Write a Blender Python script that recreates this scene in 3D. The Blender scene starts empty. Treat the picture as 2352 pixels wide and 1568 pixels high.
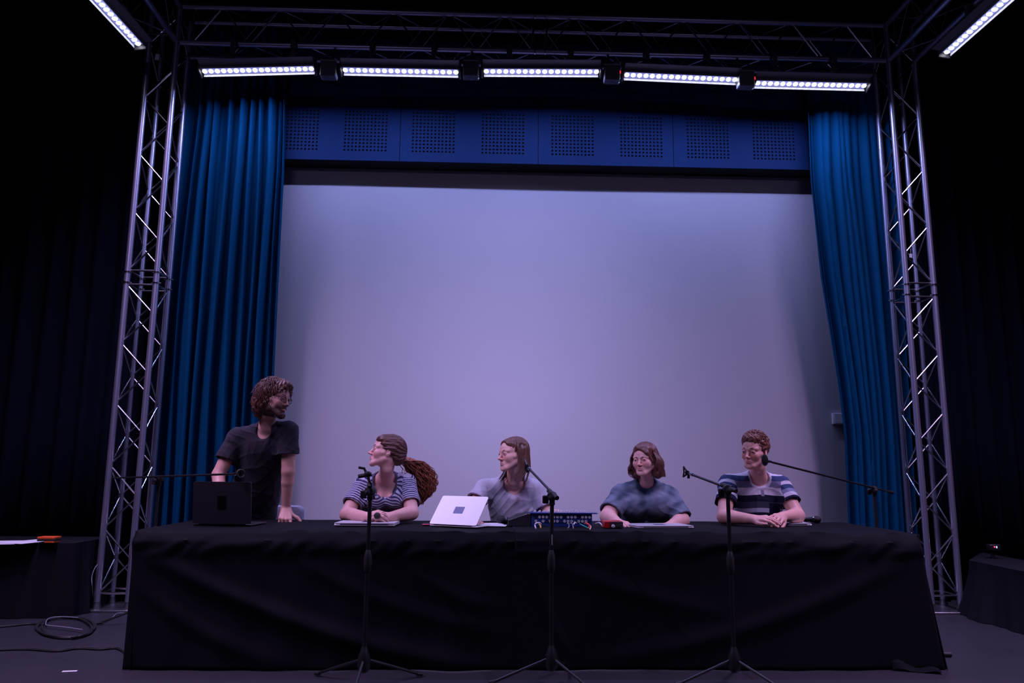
import bpy, math, random
import numpy as np
from mathutils import Vector, Matrix
PI = math.pi
scene = bpy.context.scene
COL = scene.collection

# ------------------------------------------------------------------ camera, world, lamps, exposure
F, PITCH, ROLL, YAW, CH = 1752.0, 0.1656, 0.0081, 0.0323, 1.1098
_cy, _sy, _cp, _sp = math.cos(YAW), math.sin(YAW), math.cos(PITCH), math.sin(PITCH)
FW = np.array([_sy*_cp, _cy*_cp, _sp]); _rt = np.array([_cy, -_sy, 0.0]); _up = np.cross(_rt, FW)
RT = math.cos(ROLL)*_rt + math.sin(ROLL)*_up; UP = -math.sin(ROLL)*_rt + math.cos(ROLL)*_up
CAM = np.array([0, 0, CH])
def P(x, y, Y):
    d = FW*F + RT*(x-1176) - UP*(y-784)
    return CAM + d*(Y/d[1])
def PZ(x, y, z):
    d = FW*F + RT*(x-1176) - UP*(y-784)
    return CAM + d*((z-CH)/d[2])
cam = bpy.data.cameras.new('camera'); cam.sensor_width = 36; cam.lens = F/2352*36; cam.clip_start = 0.05
camo = bpy.data.objects.new('camera', cam); COL.objects.link(camo)
camo.matrix_world = Matrix(((RT[0], UP[0], -FW[0], 0), (RT[1], UP[1], -FW[1], 0), (RT[2], UP[2], -FW[2], CH), (0, 0, 0, 1)))
scene.camera = camo
vs = scene.view_settings
scene.display_settings.display_device = 'sRGB'
vs.view_transform = 'Standard'; vs.look = 'None'; vs.gamma = 1.0; vs.exposure = 0.0; vs.use_curve_mapping = False
w = bpy.data.worlds.new('world'); scene.world = w; w.use_nodes = True
w.node_tree.nodes['Background'].inputs[0].default_value = (0.20, 0.22, 0.6, 1)
w.node_tree.nodes['Background'].inputs[1].default_value = 0.004
scene.cycles.max_bounces = 6; scene.cycles.diffuse_bounces = 3; scene.cycles.glossy_bounces = 3
scene.cycles.sample_clamp_indirect = 3.0

LAMP_BACK = (0.35, 0.40, 1.0)      # colour of the LED bars on the back truss
LAMP_SIDE = (0.70, 0.48, 1.0)      # the bars along the side trusses
PW_BACK, PW_SIDE, PW_FRONT = 18.0, 48.0, 25.0
def area(name, a, b, n, power, color, width=0.003, spread=180):
    """strip lamp from a to b shining along n"""
    a, b, n = Vector(a), Vector(b), Vector(n).normalized()
    x = (b-a).normalized(); z = -(n - x*n.dot(x)).normalized(); y = z.cross(x)
    L = bpy.data.lights.new(name, 'AREA'); L.shape = 'RECTANGLE'; L.size = (b-a).length; L.size_y = width
    L.energy = power; L.color = color; L.spread = math.radians(spread)
    o = bpy.data.objects.new(name, L); COL.objects.link(o)
    m = Matrix((x, y, z)).transposed().to_4x4(); m.translation = (a+b)/2; o.matrix_world = m
    return o
BARS = [((470,166),(715,160)), ((793,163),(1047,168)), ((1117,166),(1370,167)), ((1440,174),(1688,185)), ((1741,193),(1985,199))]
BARY = 6.12
SIDEBARS = [((317, 103), (222, 0), 4.5), ((2175, 122), (2312, 0), 4.5)]
def bar_ends(i):
    (a, b) = BARS[i]
    return P(*a, BARY), P(*b, BARY)
NB = np.array([0, -0.29, -0.957])       # the way the back bars face
for i in range(5):
    a, b = bar_ends(i)
    area('bar_light', a+NB*0.03, b+NB*0.03, (0, 0.12, -1), PW_BACK, LAMP_BACK, spread=168)
def side_ends(k):
    (p, q, z) = SIDEBARS[k]
    a = PZ(*p, z); b = PZ(*q, z); d = (b-a); d[2] = 0; d /= np.linalg.norm(d)
    return a, a+d*1.0, d
for k in range(2):
    a, b, d = side_ends(k)
    n = np.array([0.1 if k == 0 else -0.1, 0, -1])
    for j in range(3):                  # the row goes on unseen towards the hall, without fixtures there
        o = d*1.25*j
        area('side_bar_light', a+o+n*0.03, b+o+n*0.03, n, PW_SIDE*(0.5, 1.25, 1.1)[j], LAMP_SIDE, spread=120)
# unseen front strips without fixtures, added to brighten the back wall and people
for x in (-1.9, 0.2, 2.4):
    area('front_fill_light', (x-0.5, 1.6, 4.6), (x+0.5, 1.6, 4.6), ((0.25-x)*.8, 5.35, -3.0), PW_FRONT*(.13, .74, .13)[int(x > -1)+int(x > 1)], (0.56, 0.48, 1.0), spread=(95, 42, 95)[int(x > -1)+int(x > 1)])

# ------------------------------------------------------------------ materials
MATS = {}
def nt(name):
    m = bpy.data.materials.new(name); m.use_nodes = True
    return m, m.node_tree.nodes, m.node_tree.links, m.node_tree.nodes['Principled BSDF']
def mat(name, col, rough=0.5, metal=0.0, vary=0.12, scale=20.0, bump=0.0, bscale=None, spec=0.5, stretch=(1,1,1), sheen=0.0, coat=0.0):
    if name in MATS: return MATS[name]
    m, N, L, b = nt(name)
    tc = N.new('ShaderNodeTexCoord'); mp = N.new('ShaderNodeMapping'); mp.inputs['Scale'].default_value = stretch
    L.new(tc.outputs['Object'], mp.inputs['Vector'])
    no = N.new('ShaderNodeTexNoise'); no.inputs['Scale'].default_value = scale; no.inputs['Detail'].default_value = 4
    L.new(mp.outputs[0], no.inputs['Vector'])
    mx = N.new('ShaderNodeMix'); mx.data_type = 'RGBA'
    mx.inputs[6].default_value = tuple(c*(1-vary) for c in col)+(1,); mx.inputs[7].default_value = tuple(min(1, c*(1+vary)) for c in col)+(1,)
    L.new(no.outputs['Fac'], mx.inputs[0]); L.new(mx.outputs[2], b.inputs['Base Color'])
    b.inputs['Roughness'].default_value = rough; b.inputs['Metallic'].default_value = metal
    b.inputs['Specular IOR Level'].default_value = spec
    b.inputs['Sheen Weight'].default_value = sheen; b.inputs['Coat Weight'].default_value = coat
    if bump:
        n2 = N.new('ShaderNodeTexNoise'); n2.inputs['Scale'].default_value = bscale or scale*4; L.new(mp.outputs[0], n2.inputs['Vector'])
        bp = N.new('ShaderNodeBump'); bp.inputs['Strength'].default_value = bump; bp.inputs['Distance'].default_value = 0.002
        L.new(n2.outputs['Fac'], bp.inputs['Height']); L.new(bp.outputs[0], b.inputs['Normal'])
    MATS[name] = m
    return m
def emis(name, col, s):
    m, N, L, b = nt(name)
    b.inputs['Base Color'].default_value = (0.6, 0.6, 0.6, 1)
    b.inputs['Emission Color'].default_value = col+(1,); b.inputs['Emission Strength'].default_value = s
    if 'strip' in name: b.inputs['Base Color'].default_value = (0.05, 0.05, 0.09, 1)
    MATS[name] = m
    return m
def attrmat(name, rough=0.5, spec=0.4, sss=0.0, bump=0.0, bscale=200, vary=0.0, sheen=0.0):
    m, N, L, b = nt(name)
    a = N.new('ShaderNodeAttribute'); a.attribute_name = 'tint'
    out = a.outputs['Color']
    if vary:
        no = N.new('ShaderNodeTexNoise'); no.inputs['Scale'].default_value = 60
        tc = N.new('ShaderNodeTexCoord'); L.new(tc.outputs['Object'], no.inputs['Vector'])
        mr = N.new('ShaderNodeMapRange'); mr.inputs[3].default_value = 1-vary; mr.inputs[4].default_value = 1+vary
        L.new(no.outputs['Fac'], mr.inputs[0])
        vm = N.new('ShaderNodeVectorMath'); vm.operation = 'SCALE'; L.new(out, vm.inputs[0]); L.new(mr.outputs[0], vm.inputs['Scale']); out = vm.outputs[0]
    L.new(out, b.inputs['Base Color'])
    b.inputs['Roughness'].default_value = rough; b.inputs['Specular IOR Level'].default_value = spec
    b.inputs['Sheen Weight'].default_value = sheen
    if sss:
        b.inputs['Subsurface Weight'].default_value = sss; b.inputs['Subsurface Scale'].default_value = 0.01
        b.inputs['Subsurface Radius'].default_value = (1, 0.35, 0.2)
    if bump:
        n2 = N.new('ShaderNodeTexNoise'); n2.inputs['Scale'].default_value = bscale
        tc2 = N.new('ShaderNodeTexCoord'); L.new(tc2.outputs['Object'], n2.inputs['Vector'])
        bp = N.new('ShaderNodeBump'); bp.inputs['Strength'].default_value = bump; bp.inputs['Distance'].default_value = 0.001
        L.new(n2.outputs['Fac'], bp.inputs['Height']); L.new(bp.outputs[0], b.inputs['Normal'])
    MATS[name] = m
    return m
M_wall = mat('grey_paint', (0.42, 0.40, 0.42), 0.75, vary=0.04, scale=0.9, bump=0.15, bscale=160)
M_black = mat('black_paint', (0.012, 0.012, 0.014), 0.8, spec=0.2)
M_floor = mat('dark_stage_vinyl', (0.026, 0.025, 0.031), 0.42, vary=0.25, scale=3.0, bump=0.2, bscale=60)
M_panel = mat('blue_panel_paint', (0.006, 0.024, 0.080), 0.75, spec=0.12, vary=0.08, scale=2.0)
M_curtain = mat('teal_blue_curtain', (0.002, 0.060, 0.132), 0.85, vary=0.15, scale=30, bump=0.3, bscale=220, stretch=(1,1,6), spec=0.03, sheen=0.0)
M_drape = mat('navy_black_drape', (0.002, 0.005, 0.012), 0.9, vary=0.2, scale=12, spec=0.1)
M_alu = mat('aluminium_tube', (0.46, 0.46, 0.58), 0.38, metal=0.85, vary=0.1, scale=8, bump=0.05, bscale=50)
M_alu_bright = mat('aluminium_brace', (0.5, 0.5, 0.5), 0.25, metal=1.0, vary=0.08, scale=14)
M_steel = mat('galvanised_steel', (0.3, 0.3, 0.32), 0.4, metal=1.0)
M_housing = mat('lamp_housing_black', (0.05, 0.05, 0.06), 0.45, vary=0.1)
M_visor = mat('lamp_visor_grey', (0.16, 0.16, 0.18), 0.4, vary=0.1)
M_trough = mat('lamp_reflector', (0.75, 0.75, 0.8), 0.35, vary=0.05)
M_lens = emis('led_lens', (0.88, 0.90, 1.0), 7.0)
M_trough_lit = emis('led_diffuser_strip', (0.30, 0.32, 1.0), 0.6)
M_cloth = mat('black_tablecloth', (0.0024, 0.0026, 0.0046), 0.75, vary=0.15, scale=60, bump=0.25, bscale=500, spec=0.10, sheen=0.012)
M_cloth2 = mat('black_cover_cloth', (0.005, 0.005, 0.008), 0.85, vary=0.15, scale=60, spec=0.2)
M_blackmetal = mat('black_powder_coat', (0.012, 0.012, 0.013), 0.4, vary=0.1, spec=0.5)
M_rubber = mat('black_rubber', (0.01, 0.01, 0.01), 0.6)
M_chrome = mat('chrome', (0.75, 0.75, 0.78), 0.15, metal=1.0, vary=0.04)
M_silver = mat('silver_laptop_shell', (0.62, 0.63, 0.66), 0.38, metal=0.35, vary=0.03)
M_white = mat('white_laptop_shell', (0.90, 0.90, 0.88), 0.35, vary=0.01)
M_darkshell = mat('charcoal_laptop_shell', (0.02, 0.02, 0.024), 0.4, vary=0.05)
M_emblem = mat('dark_emblem_patch', (0.05, 0.06, 0.12), 0.5, vary=0.2, scale=90)
M_keys = mat('black_keys', (0.02, 0.02, 0.02), 0.5)
M_pink = mat('pink_plastic', (0.75, 0.04, 0.16), 0.4)
M_mixblue = mat('mixer_blue_metal', (0.015, 0.045, 0.22), 0.4, metal=0.2)
M_red = mat('red_metal', (0.40, 0.01, 0.015), 0.35)
M_orange = mat('orange_card', (0.75, 0.10, 0.02), 0.5)
M_paper = mat('white_paper', (0.75, 0.75, 0.78), 0.7, vary=0.03)
M_chair = mat('grey_blue_chair_fabric', (0.30, 0.32, 0.42), 0.85, vary=0.3, scale=90, bump=0.3)
M_plastic = mat('white_plastic', (0.6, 0.6, 0.62), 0.4, vary=0.03)
M_grille = mat('mic_grille', (0.03, 0.03, 0.033), 0.35, metal=0.7, bump=0.8, bscale=900)
M_wood = mat('table_top_wood', (0.25, 0.2, 0.15), 0.5)
M_skin = attrmat('skin', 0.48, 0.4, sss=0.12, bump=0.15, vary=0.05)
M_shirt = attrmat('printed_fabric', 0.85, 0.15, bump=0.5, bscale=500, vary=0.06, sheen=0.1)
M_eye = attrmat('eyeball', 0.12, 0.6)
def stripemat(name, build_fn):
    """print on cloth from the 'print' attribute: R across, G down the cloth, B trunk or sleeve"""
    m, N, L, b = nt(name)
    a = N.new('ShaderNodeAttribute'); a.attribute_name = 'print'; sp = N.new('ShaderNodeSeparateColor'); L.new(a.outputs['Color'], sp.inputs[0])
    def math_(op, x, y=None):
        n = N.new('ShaderNodeMath'); n.operation = op
        for i, q in enumerate((x, y)):
            if q is None: continue
            if isinstance(q, (int, float)): n.inputs[i].default_value = q
            else: L.new(q, n.inputs[i])
        return n.outputs[0]
    def mix(f, c1, c2):
        n = N.new('ShaderNodeMix'); n.data_type = 'RGBA'; L.new(f, n.inputs[0])
        for i, q in ((6, c1), (7, c2)):
            if isinstance(q, tuple): n.inputs[i].default_value = q+(1,)
            else: L.new(q, n.inputs[i])
        return n.outputs[2]
    def ramp(v, lo, hi, bands):
        mr = N.new('ShaderNodeMapRange'); mr.inputs[1].default_value = lo; mr.inputs[2].default_value = hi; L.new(v, mr.inputs[0])
        r = N.new('ShaderNodeValToRGB'); r.color_ramp.interpolation = 'CONSTANT'; L.new(mr.outputs[0], r.inputs[0]); e = r.color_ramp.elements
        while len(e) > 1: e.remove(e[-1])
        e[0].position = 0; e[0].color = bands[0][1]+(1,)
        for p_, c in bands[1:]:
            q = e.new((p_-lo)/(hi-lo)); q.color = c+(1,)
        return r.outputs[0]
    L.new(build_fn(sp.outputs[0], sp.outputs[1], sp.outputs[2], math_, mix, ramp), b.inputs['Base Color'])
    b.inputs['Roughness'].default_value = .85; b.inputs['Specular IOR Level'].default_value = .15
    MATS[name] = m
    return m
def hairmat(name, c1, c2):
    m = mat(name, tuple((a+b)/2 for a, b in zip(c1, c2)), 0.42, vary=0.45, scale=45, spec=0.45)
    return m

# ------------------------------------------------------------------ mesh helpers
class MB:
    def __init__(s): s.v = []; s.f = []
    def add(s, v, f):
        o = len(s.v); s.v += [tuple(map(float, p)) for p in v]; s.f += [tuple(i+o for i in q) for q in f]
        return s
    def box(s, c, size, R=None, bev=0.0):
        hx, hy, hz = [d/2 for d in size]
        if bev <= 0:
            V = [(x, y, z) for z in (-hz, hz) for y in (-hy, hy) for x in (-hx, hx)]
            Fc = [(0,2,3,1), (4,5,7,6), (0,1,5,4), (2,6,7,3), (0,4,6,2), (1,3,7,5)]
        else:
            b = min(bev, hx*.9, hy*.9, hz*.9); V = []; idx = {}
            for sx in (-1, 1):
                for sy in (-1, 1):
                    for sz in (-1, 1):
                        for k, (ax, ay, az) in enumerate(((hx, hy-b, hz-b), (hx-b, hy, hz-b), (hx-b, hy-b, hz))):
                            idx[(sx, sy, sz, k)] = len(V); V.append((sx*ax, sy*ay, sz*az))
            I = lambda *a: idx[a]; Fc = []
            for t in (-1, 1):
                Fc.append([I(t,-1,-1,0), I(t,1,-1,0), I(t,1,1,0), I(t,-1,1,0)]); Fc.append([I(-1,t,-1,1), I(1,t,-1,1), I(1,t,1,1), I(-1,t,1,1)]); Fc.append([I(-1,-1,t,2), I(1,-1,t,2), I(1,1,t,2), I(-1,1,t,2)])
            for a in (-1, 1):
                for c_ in (-1, 1):
                    Fc.append([I(a,c_,-1,0), I(a,c_,1,0), I(a,c_,1,1), I(a,c_,-1,1)])
                    Fc.append([I(a,-1,c_,0), I(a,1,c_,0), I(a,1,c_,2), I(a,-1,c_,2)])
                    Fc.append([I(-1,a,c_,1), I(1,a,c_,1), I(1,a,c_,2), I(-1,a,c_,2)])
            for sx in (-1, 1):
                for sy in (-1, 1):
                    for sz in (-1, 1): Fc.append([I(sx,sy,sz,0), I(sx,sy,sz,1), I(sx,sy,sz,2)])
        V = np.array(V)
        if R is not None: V = V @ np.array(R).T
        return s.add(V+np.array(c), Fc)
    def tube(s, pts, r, n=8, cap=True):
        pts = [np.array(p, float) for p in pts]; m = len(pts)
        rs = r if hasattr(r, '__len__') else [r]*m
        V = []; prev = None
        for i in range(m):
            t = pts[min(i+1, m-1)]-pts[max(i-1, 0)]; t = t/(np.linalg.norm(t)+1e-12)
            if prev is None:
                a = np.array([0, 0, 1.]) if abs(t[2]) < .9 else np.array([1., 0, 0]); u = np.cross(t, a)
            else: u = prev - t*(prev@t)
            u /= np.linalg.norm(u)+1e-12; prev = u; v = np.cross(t, u)
            for k in range(n):
                A = 2*PI*k/n; V.append(pts[i]+rs[i]*(math.cos(A)*u+math.sin(A)*v))
        Fc = [(i*n+k, i*n+(k+1) % n, (i+1)*n+(k+1) % n, (i+1)*n+k) for i in range(m-1) for k in range(n)]
        if cap: Fc += [tuple(range(n))[::-1], tuple(range((m-1)*n, m*n))]
        return s.add(V, Fc)
    def lathe(s, prof, n=16, o=(0,0,0), R=None):
        """prof: (r, z) list around local z"""
        V = [(r*math.cos(2*PI*k/n), r*math.sin(2*PI*k/n), z) for r, z in prof for k in range(n)]
        m = len(prof)
        Fc = [(i*n+k, i*n+(k+1) % n, (i+1)*n+(k+1) % n, (i+1)*n+k) for i in range(m-1) for k in range(n)]
        Fc += [tuple(range(n))[::-1], tuple(range((m-1)*n, m*n))]
        V = np.array(V)
        if R is not None: V = V @ np.array(R).T
        return s.add(V+np.array(o), Fc)
    def prism(s, poly, d, o=(0,0,0), R=None):
        """polygon in local xz, extruded by d along local y"""
        n = len(poly)
        V = np.array([(x, 0, z) for x, z in poly]+[(x, d, z) for x, z in poly], float)
        if R is not None: V = V @ np.array(R).T
        Fc = [tuple(range(n)), tuple(range(n, 2*n))[::-1]]+[(i, i+n, (i+1) % n+n, (i+1) % n) for i in range(n)]
        return s.add(V+np.array(o), Fc)
    def mesh(s, name, m, smooth=True):
        me = bpy.data.meshes.new(name); me.from_pydata(s.v, [], s.f); me.validate(); me.update()
        me.materials.append(m)
        if smooth: smooth_by_angle(me)
        return me
def smooth_by_angle(me, ang=math.radians(40)):
    me.polygons.foreach_set('use_smooth', [True]*len(me.polygons))
    try: me.set_sharp_from_angle(angle=ang)
    except Exception: pass
def link(name, data, parent=None, loc=None, M=None):
    o = bpy.data.objects.new(name, data); COL.objects.link(o)
    if parent is not None: o.parent = parent
    if loc is not None: o.location = loc
    if M is not None: o.matrix_local = M
    return o
def build(mb, name, m, parent=None, smooth=True, **k):
    """vertices are in world space; children of an Empty get them relative to it"""
    if parent is not None:
        l = world_loc(parent)
        mb.v = [(a-l[0], b-l[1], c-l[2]) for a, b, c in mb.v]
    o = link(name, mb.mesh(name, m, smooth), parent)
    if parent is None:       # put the origin at the base of the thing
        V = np.array(mb.v); c = (V.min(0)+V.max(0))/2; c[2] = V[:, 2].min()
        o.data.transform(Matrix.Translation(-Vector(c))); o.location = c
    return o
def world_loc(o):
    l = np.zeros(3)
    while o is not None: l += np.array(o.location); o = o.parent
    return l
def thing(name, label, cat, loc, group=None):
    o = bpy.data.objects.new(name, None); COL.objects.link(o); o.location = loc; o.empty_display_size = 0.1
    return tag(o, label, cat, group)
def tag(o, label, cat, group=None, kind=None):
    o['label'] = label; o['category'] = cat
    if group: o['group'] = group
    if kind: o['kind'] = kind
    return o
def struct(o): o['kind'] = 'structure'; return o
_unit = {}
def rod(name, a, b, r, m, parent, n=8):
    """straight bar sharing one mesh between all rods of the same radius"""
    key = (r, m.name, n)
    if key not in _unit: _unit[key] = MB().tube([(0,0,0), (0,0,1)], r, n).mesh('rod', m)
    a, b = Vector(a), Vector(b); d = b-a
    o = link(name, _unit[key], parent)
    q = d.to_track_quat('Z', 'Y'); pl = Vector(world_loc(parent)) if parent else Vector()
    o.rotation_mode = 'QUATERNION'; o.location = a-pl; o.rotation_quaternion = q; o.scale = (1, 1, d.length)
    return o
def rotz(a): c, s = math.cos(a), math.sin(a); return np.array([[c,-s,0],[s,c,0],[0,0,1.]])
def rotx(a): c, s = math.cos(a), math.sin(a); return np.array([[1.,0,0],[0,c,-s],[0,s,c]])
def roty(a): c, s = math.cos(a), math.sin(a); return np.array([[c,0,s],[0,1.,0],[-s,0,c]])
rng = np.random.default_rng(7)

# ------------------------------------------------------------------ the room
TX0, TX1, TY, TS = -3.01, 3.60, 6.29, 0.24
WY, PY, CY = 6.95, 6.74, 6.62            # back wall, panel face, curtain plane
struct(build(MB().box((0.3, 1.5, -0.05), (15, 12, 0.1)), 'floor', M_floor, smooth=False))
struct(build(MB().box((0.3, 1.5, 6.65), (15, 12, 0.1)), 'ceiling', M_black, smooth=False))
struct(build(MB().box((0.3, WY+0.05, 3.3), (15, 0.1, 6.6)), 'wall_back', M_wall, smooth=False))
struct(build(MB().box((-6.9, 1.2, 3.3), (0.1, 11.4, 6.6)), 'wall_left', M_black, smooth=False))
struct(build(MB().box((7.5, 1.2, 3.3), (0.1, 11.4, 6.6)), 'wall_right', M_black, smooth=False))
# pelmet box that carries the perforated panels
zb = P(1200, 376, PY)[2]
pel = struct(build(MB().box((0.35, (PY+0.012+WY)/2, zb+0.9), (6.7, WY-PY-0.012, 1.8)), 'trim_1', M_black, smooth=False))
# panels: seams at these picture columns (bottom edge)
seams = [P(x, 378+(x-917)*0.012, PY)[0] for x in (598, 917, 1236, 1548, 1860)]
patch_c = [[P(x, 330, PY)[0] for x in xs] for xs in ((680, 839), (995, 1155), (1315, 1473), (1626, 1777))]
hp = 0.0345; rows = 12; cols = 12
ztop_hole = P(1155, 274, PY)[2]+0.06
for i in range(4):
    x0, x1 = seams[i]+0.003, seams[i+1]-0.003; z0, z1 = zb, zb+1.25
    V = []; Fc = []
    def quad(a, b, c, d):
        o = len(V); V.extend([(a, PY, c), (b, PY, c), (b, PY, d), (a, PY, d)]); Fc.append((o, o+1, o+2, o+3))
    pc = [c for c in patch_c[i]]
    pz1 = ztop_hole; pz0 = pz1-rows*hp
    xs = [x0]
    for c in pc: xs += [c-cols*hp/2, c+cols*hp/2]
    xs.append(x1)
    quad(x0, x1, z0, pz0); quad(x0, x1, pz1, z1)
    for k in range(0, len(xs), 2): quad(xs[k], xs[k+1], pz0, pz1)
    for c in pc:
        for a in range(cols):
            for b in range(rows):
                cx = c+(a-cols/2+.5)*hp; cz = pz0+(b+.5)*hp; r = 0.010; h2 = hp/2
                o = len(V)
                sq = [(-1,-1),(0,-1),(1,-1),(1,0),(1,1),(0,1),(-1,1),(-1,0)]
                V.extend([(cx+u*h2, PY, cz+v*h2) for u, v in sq])
                ang = [math.atan2(v, u) for u, v in sq]
                V.extend([(cx+r*math.cos(t), PY, cz+r*math.sin(t)) for t in ang])
                V.extend([(cx+r*math.cos(t), PY+0.012, cz+r*math.sin(t)) for t in ang])
                for k in range(8):
                    q = (k+1) % 8
                    Fc.append((o+k, o+q, o+8+q, o+8+k)); Fc.append((o+8+k, o+8+q, o+16+q, o+16+k))
    for a, b in ((x0, x0), (x1, x1)):
        o = len(V); V.extend([(a, PY, z0), (a, PY, z1), (a, PY+0.012, z1), (a, PY+0.012, z0)]); Fc.append((o, o+1, o+2, o+3))
    o = len(V); V.extend([(x0, PY, z0), (x1, PY, z0), (x1, PY+0.012, z0), (x0, PY+0.012, z0)]); Fc.append((o, o+1, o+2, o+3))
    mb = MB().add(V, Fc)
    o = build(mb, 'acoustic_panel', M_panel, pel, smooth=False)

# small box on the back wall by the right curtain
c = P(1925, 961, WY-0.03)
wb = thing('wall_control_box', 'small square grey box on the wall at the right curtain edge', 'control box', (c[0], WY, c[2]))
build(MB().box((c[0], WY-0.02, c[2]), (0.098, 0.04, 0.103), bev=0.004), 'housing', M_plastic, wb)
build(MB().box((c[0]+.004, WY-0.0425, c[2]), (0.084, 0.005, 0.09), bev=0.002), 'cover', M_plastic, wb)

# ------------------------------------------------------------------ curtains and drapes
def curtain(edge_in, edge_out, Y, nf, amp, seed, label, name='stage_curtain', m=M_curtain, ztop=5.2, group=None, side=1, nu=260, nv=46, hemz=0.02):
    r = np.random.default_rng(seed)
    A = np.array([P(x, y, Y) for x, y in edge_in]); B = np.array([P(x, y, Y) for x, y in edge_out])
    A = A[np.argsort(A[:, 2])]; B = B[np.argsort(B[:, 2])]
    ph = r.uniform(0, 6.28, 8); V = np.zeros((nv+1, nu+1, 3))
    # uneven pleats: a monotone warp of the coordinate
    wpos = np.cumsum(r.uniform(0.45, 1.7, nf+1)); wpos = (wpos-wpos[0])/(wpos[-1]-wpos[0])
    pa = r.uniform(0.55, 1.15, nf+2)
    for j in range(nv+1):
        v = j/nv; z = hemz+(ztop-hemz)*v
        xa = np.interp(z, A[:, 2], A[:, 0]); xb = np.interp(z, B[:, 2], B[:, 0])
        u = np.linspace(0, 1, nu+1)
        ws = wpos+0.012*np.sin(3*v*PI+ph[0]+np.arange(nf+1)*1.7)*(np.arange(nf+1) % nf > 0)
        s = np.interp(u, ws, np.arange(nf+1))
        am = amp*np.interp(s, np.arange(nf+2), pa)*(0.8+0.2*v)
        t = s*2*PI
        prof = 0.75*(np.cos(t)+.25*np.cos(2*t))+0.22*np.cos(2*t+ph[1]+0.6*math.sin(2.2*v+ph[2]))+0.12*np.cos(3*t+ph[3]+1.5*v)
        V[j, :, 0] = xa+(xb-xa)*u+0.55*am*np.sin(t)*np.minimum(1, 12*np.minimum(u, 1-u))
        V[j, :, 1] = Y-am*prof+0.006*np.sin(9*v+8*u+ph[4])
        V[j, :, 2] = z
    V[:, :, 1] = np.minimum(V[:, :, 1], Y+0.085)
    idx = np.arange((nv+1)*(nu+1)).reshape(nv+1, nu+1)
    Fc = np.stack([idx[:-1, :-1], idx[:-1, 1:], idx[1:, 1:], idx[1:, :-1]], -1).reshape(-1, 4)
    mb = MB().add(V.reshape(-1, 3), Fc.tolist())
    o = build(mb, name, m)
    md = o.modifiers.new('thickness', 'SOLIDIFY'); md.thickness = 0.004
    return tag(o, label, 'curtain', group)
curtain([(657,200),(653,400),(641,650),(630,870),(618,1190),(612,1350)], [(440,200),(415,400),(392,640),(372,890),(352,1190),(340,1350)], CY, 10, 0.095, 3,
        'left teal-blue pleated stage curtain between the truss tower and grey wall')
curtain([(1847,200),(1857,420),(1880,640),(1918,880),(1934,1000),(1942,1190),(1948,1350)], [(2022,200),(2040,420),(2060,640),(2075,890),(2092,1190),(2100,1350)], CY, 9, 0.085, 12,
        'right teal-blue pleated stage curtain beside the small wall box')
for sgn, xs, lab in ((-1, (-6.6, -2.62), 'near-black navy drape filling the dark area left of the left tower'), (1, (3.72, 7.2), 'near-black drape filling the dark area right of the right tower')):
    nu = 220; V = []; r = np.random.default_rng(5+sgn)
    for z in (0.02, 1.5, 3, 4.5, 6.5):
        for i in range(nu+1):
            u = i/nu; x = xs[0]+(xs[1]-xs[0])*u
            V.append((x, 6.84+0.045*math.sin(u*120+0.4*math.sin(z+u*31))+0.02*math.sin(u*47+z*.3), z))
    Fc = [(j*(nu+1)+i, j*(nu+1)+i+1, (j+1)*(nu+1)+i+1, (j+1)*(nu+1)+i) for j in range(4) for i in range(nu)]
    o = build(MB().add(V, Fc), 'backdrop_drape', M_drape); tag(o, lab, 'drape')
    o.modifiers.new('thickness', 'SOLIDIFY').thickness = 0.004

# ------------------------------------------------------------------ trusses
def truss(name, label, o, ax, u, v, L, w, h, joints=(), pitch=0.5, ends=True, group=None, flip=0):
    """chords run along ax from o; section spans w along u and h along v"""
    o = np.array(o, float); ax, u, v = [np.array(q, float) for q in (ax, u, v)]
    root = thing(name, label, 'truss', o, group)
    cor = [o, o+u*w, o+u*w+v*h, o+v*h]
    cuts = [0]+list(joints)+[L]
    for c in cor:
        for a, b in zip(cuts[:-1], cuts[1:]):
            rod('chord', c+ax*a, c+ax*b, 0.025, M_alu, root, 16)
    seg = [(a+(0.06 if i else 0.10), b-(0.06 if i < len(cuts)-2 else 0.10)) for i, (a, b) in enumerate(zip(cuts[:-1], cuts[1:]))]
    for a, b in seg:
        n = max(1, int(round((b-a)/(pitch/2)))); st = (b-a)/n
        for f in range(4):
            p, q = cor[f], cor[(f+1) % 4]
            for k in range(n):
                s0, s1 = (p, q) if (k+f+flip) % 2 == 0 else (q, p)
                t0, t1 = a+k*st, a+(k+1)*st
                d = (s1-s0)/np.linalg.norm(s1-s0)
                rod('brace', s0+d*0.02+ax*(t0+0.02), s1-d*0.02+ax*(t1-0.02), 0.0075, M_alu_bright, root, 8)
            for t in (a, b): rod('cross_bar', p+ax*t, q+ax*t, 0.009, M_alu_bright, root, 8)
    for j in joints:
        for c in cor:
            R = np.array(Vector(ax).to_track_quat('Z', 'Y').to_matrix())
            build(MB().lathe([(0.026, -0.052), (0.031, -0.05), (0.031, -0.040), (0.022, -0.036), (0.022, 0.036), (0.031, 0.040), (0.031, 0.05), (0.026, 0.052)], 14, c+ax*j, R), 'coupler', M_chrome, root)
            b = MB(); s = u if abs(ax@np.array([0, 0, 1])) > .5 else v
            for t in (-0.045, 0.045): b.tube([c+ax*(j+t)-u*0.04, c+ax*(j+t)+u*0.04], 0.004, 6)
            build(b, 'coupler_pin', M_chrome, root)
    return root
ZT = 4.79; HT = 0.346; X, Yv, Z = (1,0,0), (0,1,0), (0,0,1)
tagw = 'lattice truss tower of four aluminium tubes standing '
tl = truss('truss_tower', 'left '+tagw+'left of the long table', (TX0, TY, 0.03), Z, X, Yv, ZT+HT-0.03, TS, TS, (2.63,), flip=0, group='truss towers')
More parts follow.
